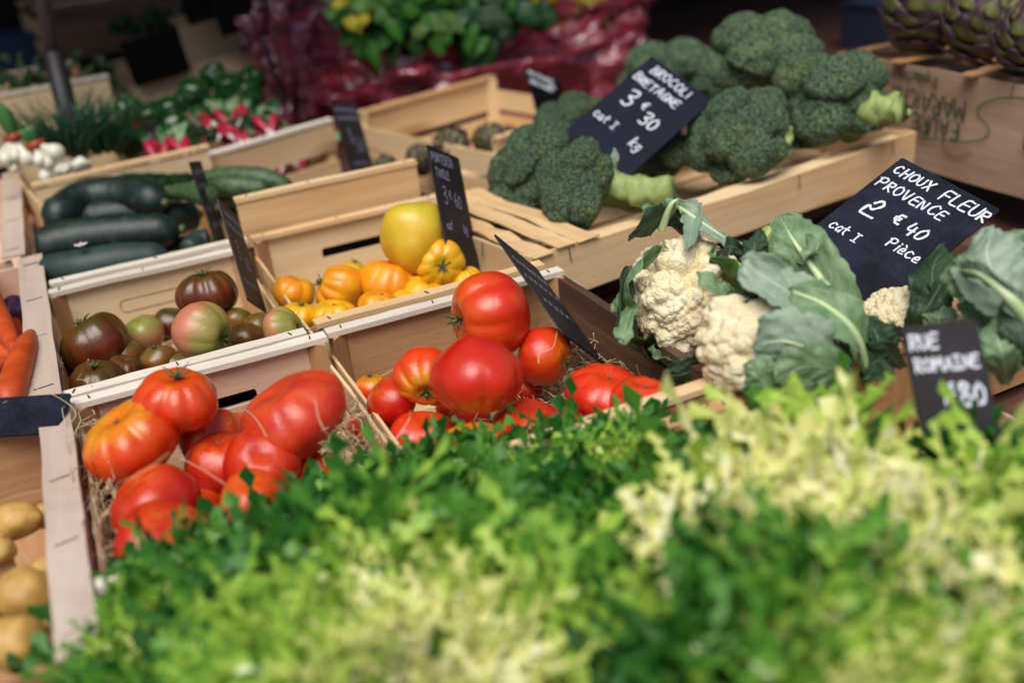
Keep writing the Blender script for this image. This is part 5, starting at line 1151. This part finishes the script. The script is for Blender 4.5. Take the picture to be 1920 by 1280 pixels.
e = empty('radish_leaves', 'dark leaves added for the shade behind the gap of the slatted crate', 'greens', at(500, 320, -.06))  # leaves added to stand in for the dark inside the crate
for k in range(14):
    x = 360+k*18; L(e, [(x-20, 345-k*4.6, 2.42), (x, 328-k*4.6, 2.39), (x+22, 330-k*4.6, 2.40)], 44, 'dark_leaf', (0, .9, .3), seed=200+k, nu=8, nv=6, ruf=.2)

# ---------------------------------------------------------------- artichokes
def artichoke_mesh(seed, rows=8, flat=1.):
    rnd = random.Random(seed); m = MB(); V, Fc = ICO.setdefault(4, ico(4)); m.add([v*.86 for v in V], Fc, 0, .1)
    for r_ in range(rows):
        th = math.pi*(.97-.86*r_/(rows-1)); cnt = max(5, int(round(9*math.sin(th)**.8)))
        for k in range(cnt):
            a = 2*math.pi*(k+.37*r_)/cnt+rnd.uniform(-.08, .08)
            def S(t2, al, rr): return Vector((math.sin(t2)*math.cos(al)*rr, math.sin(t2)*math.sin(al)*rr, math.cos(t2)*rr))
            W = 1.25*math.pi/cnt/max(.35, math.sin(th))*max(.4, math.sin(th)); H = .56; vs = []; tn = []; nu, nv = 6, 6
            open_ = rnd.uniform(.05, .24); H = rnd.uniform(.5, .72)
            for i in range(nu+1):
                u = i/nu; wf = math.sin(min(1, u*1.1+.35)*math.pi*.92)**.7 if u < 1 else .12
                for j in range(nv+1):
                    v = 2*j/nv-1; t2 = max(.02, th-H*u); al = a+v*W*wf/max(.25, math.sin(max(.2, th-H*u*.6)))*.85
                    rr = .90+.10*math.sin(u*2.4)+open_*u*u-.11*v*v*wf
                    vs.append(S(t2, al, rr)); tn.append(.75-.55*u+.1*(1-abs(v))+.25*(u < .55)+rnd.uniform(-.08, .08)-.15*abs(v))
            fs = [(i*(nv+1)+j, i*(nv+1)+j+1, (i+1)*(nv+1)+j+1, (i+1)*(nv+1)+j) for i in range(nu) for j in range(nv)]
            m.add(vs, fs, 0, tn)
    return m
AM_ = [artichoke_mesh(1), artichoke_mesh(5)]
def artichoke(px, py, w, h, axis, label, mi=0, dv=None, group='large purple artichokes'):
    if group[0] == 'l': w *= 1.1; py += 4
    p = at(px, py, h) if dv is None else atv(px, py, dv); r = spx(w, p)/1.06; o = AM_[mi].build('artichoke', 'artichoke_bract', smooth=True, tone='tone')
    o.location = p; o.scale = (r, r, r); o.rotation_mode = 'QUATERNION'; o.rotation_quaternion = Vector((0, 0, 1)).rotation_difference(dirc(axis)); tag(o, label, 'artichoke', group)
    so = o.modifiers.new('thick', 'SOLIDIFY'); so.thickness = .02; return o
artichoke(1738, 14, 150, .185, (.15, .9, .15), 'large purple artichoke at the far left of the printed crate')
artichoke(1846, 40, 148, .172, (.35, .8, .35), 'large purple artichoke in the middle of the printed crate', 1)
artichoke(1945, 72, 140, .165, (.1, .8, .4), 'large purple artichoke at the right edge, cut by the frame')
GA = 'small artichokes in the slatted crate'
artichoke(845, 278, 78, .0, (.5, .5, .3), 'small green and purple artichoke behind the brown sign', 1, 2.0, GA)
artichoke(920, 268, 74, .0, (.3, .8, .3), 'pale green small artichoke at the near rail of the slatted crate', 0, 2.04, GA)
artichoke(958, 262, 50, .0, (-.3, .8, .3), 'dark purple small artichoke next to the broccoli', 1, 2.1, GA)
artichoke(790, 300, 60, .0, (-.3, .6, .3), 'small artichoke low at the left of the slatted crate', 0, 1.98, GA)
artichoke(725, 312, 44, .0, (-.3, .6, .3), 'purple small artichoke in the shade at the left corner', 1, 1.96, GA)
# printing on the artichoke crate (upside down, the crate stands on its head)
bpy.context.view_layer.update()
m = MB(); m2 = MB()
def side_txt(mm, text, y, z, size, w, sp=.2):
    t2 = MB(); write(t2, text, 0, 0, size, w=w, z=0, sp=sp)
    mm.add([(-.0058, y+v[0], z-v[1]) for v in t2.v], t2.f)      # rotated by half a turn on the -x face
ac_len = .665
side_txt(m, 'FAURE', .345, .105, .032, .0042); side_txt(m, 'MARAiCHE', .335, .147, .034, .0040, .16); side_txt(m, 'Production', .405, .180, .019, .0028, .12)
m.build('printed_lettering', 'ink_green', ac)
m = MB(); pts = [(.14, .172), (.20, .172), (.26, .164), (.302, .145), (.305, .128), (.280, .110), (.285, .090), (.33, .074), (.40, .066), (.48, .060)]
P = bez([(-.0055, y, z) for y, z in pts], 60); vs = []; fs = []
for i, p in enumerate(P):
    t_ = (P[min(i+1, 59)]-P[max(i-1, 0)]).normalized(); n_ = Vector((0, -t_.z, t_.y)); vs += [p+n_*.0013, p-n_*.0013]
fs = [(2*i, 2*i+1, 2*i+3, 2*i+2) for i in range(59)]; m.add(vs, fs)
for k in range(7):          # striped round green emblem
    y0 = .195-.014*k; hh = .036*math.sqrt(max(0, 1-((k-3)/3.6)**2)); m.add([(-.0058, y0, .105-hh), (-.0058, y0+.009, .105-hh*.9), (-.0058, y0+.009, .105+hh*.9), (-.0058, y0, .105+hh)], [(0, 1, 2, 3)])
m.build('printed_emblem', 'ink_dark_green', ac)
m = MB(); P = []
for k in range(25):
    a = k/24*5.6; P.append((-.0052, .345+.035*math.cos(a), .060+.011*math.sin(a)))
m.tube(P, [.0004+.0016*abs(math.cos(k*.13)) for k in range(25)], 5, flat=.4, cap=True); m.build('knot_mark', 'brown_y', ac)

# ---------------------------------------------------------------- film bags with greens
def bag(label, c, sz, mat, seed, amp=.085, name='plastic_sack'):
    m = MB(); NU, NV = 150, 80; vs = []; fs = []
    kd = kdtree.KDTree(90); rnd = random.Random(seed); nrm = []
    for i, p in enumerate(fib(90, seed, .9)): kd.insert(p, i); nrm.append((Vector((rnd.gauss(0, 1), rnd.gauss(0, 1), rnd.gauss(0, 1))).normalized(), rnd.uniform(-1, 1)))
    kd.balance()
    for j in range(NV+1):
        th = math.pi*j/NV
        for i in range(NU):
            a = 2*math.pi*i/NU; v = Vector((math.sin(th)*math.cos(a), math.sin(th)*math.sin(a), math.cos(th)))
            e = .45; p = Vector([math.copysign(abs(x)**e, x) for x in v]); k = kd.find_n(v+Vector((0, 0, .25*noise.noise(v*4))), 2)
            n_, o_ = nrm[k[0][1]]; edge = min(1, (k[1][2]-k[0][2])/.05); f_ = (n_.dot(v)*.6+o_*.5+n_.dot((v-k[0][0]))*7)*edge
            f_ += .8*noise.noise(v*3+Vector((seed, 0, 0)))*2
            vs.append(Vector((p.x*sz[0]/2, p.y*sz[1]/2, p.z*sz[2]/2))*(1+amp*.4*f_)+v*amp*.35*f_)
    for j in range(NV):
        for i in range(NU): fs.append((j*NU+i, (j+1)*NU+i, (j+1)*NU+(i+1) % NU, j*NU+(i+1) % NU))
    m.add(vs, fs); o = m.build(name, mat, smooth=True); o.location = c; return tag(o, label, 'plastic sack', 'sacks of crinkled plastic film')
def bag_px(label, x0, x1, y0, y1, v, dep, mat, seed, rz=0.):
    a = atv(x0, (y0+y1)/2, v); b = atv(x1, (y0+y1)/2, v); t_ = atv((x0+x1)/2, y0, v); bo = atv((x0+x1)/2, y1, v)
    o = bag(label, (a+b)/2+Vector((0, dep/2, 0)), ((b-a).length, dep, (t_-bo).length), mat, seed); o.rotation_euler = (0, 0, rz); return o
bag_px('large sack of crinkled maroon film behind the slatted crate with small artichokes', 640, 1225, 85, 300, 2.62, .4, 'maroon_film', 1, R_(4))
bag_px('tall upper fold of maroon film below the yellow sack', 1010, 1222, 10, 130, 2.75, .3, 'maroon_film', 4, R_(4))
bag_px('violet film sack standing left of the maroon one', 500, 650, -60, 260, 2.85, .3, 'violet_film', 2)
bag_px('yellow bag lying on top of the maroon film', 985, 1130, -60, 42, 2.78, .2, 'yellow_plastic', 3)
def leaf_heap(label, xs, ys, v, n, mats, wpx, seed, name='herb_bunch', cat='herbs'):
    rnd = random.Random(seed); c = atv((xs[0]+xs[1])/2, (ys[0]+ys[1])/2, v); e = empty(name, label, cat, c)
    for k in range(n):
        x = rnd.uniform(*xs); y = rnd.uniform(*ys); a = rnd.uniform(-.5, 3.6); l = rnd.uniform(.7, 1.3)*wpx; dd = (atv(x, y, v)-CAMP).length-rnd.uniform(0, .08)
        L(e, [(x, y, dd+.03), (x+math.cos(a)*l*.5, y+math.sin(a)*l*.5-4, dd), (x+math.cos(a)*l, y+math.sin(a)*l+4, dd)], wpx*rnd.uniform(.5, .8), mats[k % len(mats)], (math.sin(a), math.cos(a), .3), seed=seed*50+k, nu=10, nv=7, ruf=.12, cup=-.15)
leaf_heap('bright green basil bunch with a few yellow leaves on the maroon film', (655, 830), (-20, 70), 2.62, 46, ['basil_leaf', 'basil_leaf', 'bright_leaf', 'chard_leaf'], 58, 1)
leaf_heap('dark glossy chard leaves hanging over the maroon film', (830, 985), (-30, 50), 2.60, 26, ['chard_leaf', 'basil_leaf', 'chard_leaf', 'dark_leaf'], 92, 2, 'chard_bunch', 'chard')
leaf_heap('yellow leaves at the left end of the basil bunch', (640, 700), (5, 45), 2.56, 5, ['yellow_leaf'], 38, 3, 'herb_leaves', 'herbs')

# ---------------------------------------------------------------- far stall, upper left
crate('crate with flat boards behind the onions, dark greens in it', (-.46, 2.50), .585, .36, .16, rim=.150, yaw=R_(8), mat='ply', rail='bleached', hole_back=False)
crate('open crate behind the peppers with the black blank sign on its near side', (.19, 2.95), .50, .34, .17, rim=.085, yaw=R_(9), mat='pine', rail='pinkply', hole_back=False)
crate('far crate with a pale front below the two black signs', (.36, 3.10), .50, .3, .20, rim=.19, yaw=R_(9), mat='ply', rail='ply', hole_back=False)
crate('far crate in the shade at the top left', (.0, 3.45), .50, .3, .17, rim=.25, yaw=R_(9), mat='brown', rail='pinkply', hole_back=False)
leaf_heap('dark green herbs in the flat boarded crate behind the onions', (-10, 215), (105, 160), 2.75, 60, ['chard_leaf', 'dark_leaf', 'dark_leaf'], 26, 5, 'herb_bunch', 'herbs')
leaf_heap('dark greens in the far crate behind the black sign', (215, 340), (25, 62), 3.3, 40, ['chard_leaf', 'dark_leaf'], 26, 6, 'herb_bunch', 'herbs')
# pole
pl = empty('stall_pole', 'dark stall pole at the upper left, grey above and black below', 'pole', atv(116, 205, 2.45)); b = pl.location.copy(); tp = atv(98, 95, 2.45)-b; t2 = atv(74, -30, 2.45)-b
m = MB(); m.tube([Vector((0, 0, -.30)), tp], .022, 16); m.build('sleeve', 'pole_black', pl, smooth=True)
m = MB(); m.tube([tp*.98, t2+(t2-tp)*3], .016, 16); m.build('upper_tube', 'pole_grey', pl, smooth=True)
# blue box far away
bx = empty('plastic_box', 'dark blue plastic box in the far shade beyond the pole', 'box', atv(90, 90, 3.6), R_(10))
m = MB(); m.box((0, 0, .0), (.42, .012, .10)); m.box((-.204, .14, 0), (.012, .26, .10)); m.box((.204, .14, 0), (.012, .26, .10)); m.box((0, .276, 0), (.42, .012, .10)); m.box((0, .14, -.047), (.39, .25, .006)); m.build('walls', 'blue_plastic', bx)
m = MB(); m.box((0, -.002, .052), (.45, .02, .012)); m.build('rim', 'blue_plastic', bx)
gb = empty('plastic_box', 'dim grey blue box behind the large artichokes', 'box', atv(1665, 50, 2.6), R_(5))
m = MB(); m.box((0, 0, 0), (.22, .2, .15)); m.build('body', 'grey_plastic', gb)
m = MB(); m.box((0, 0, .083), (.235, .215, .012)); m.build('lid', 'grey_plastic', gb)
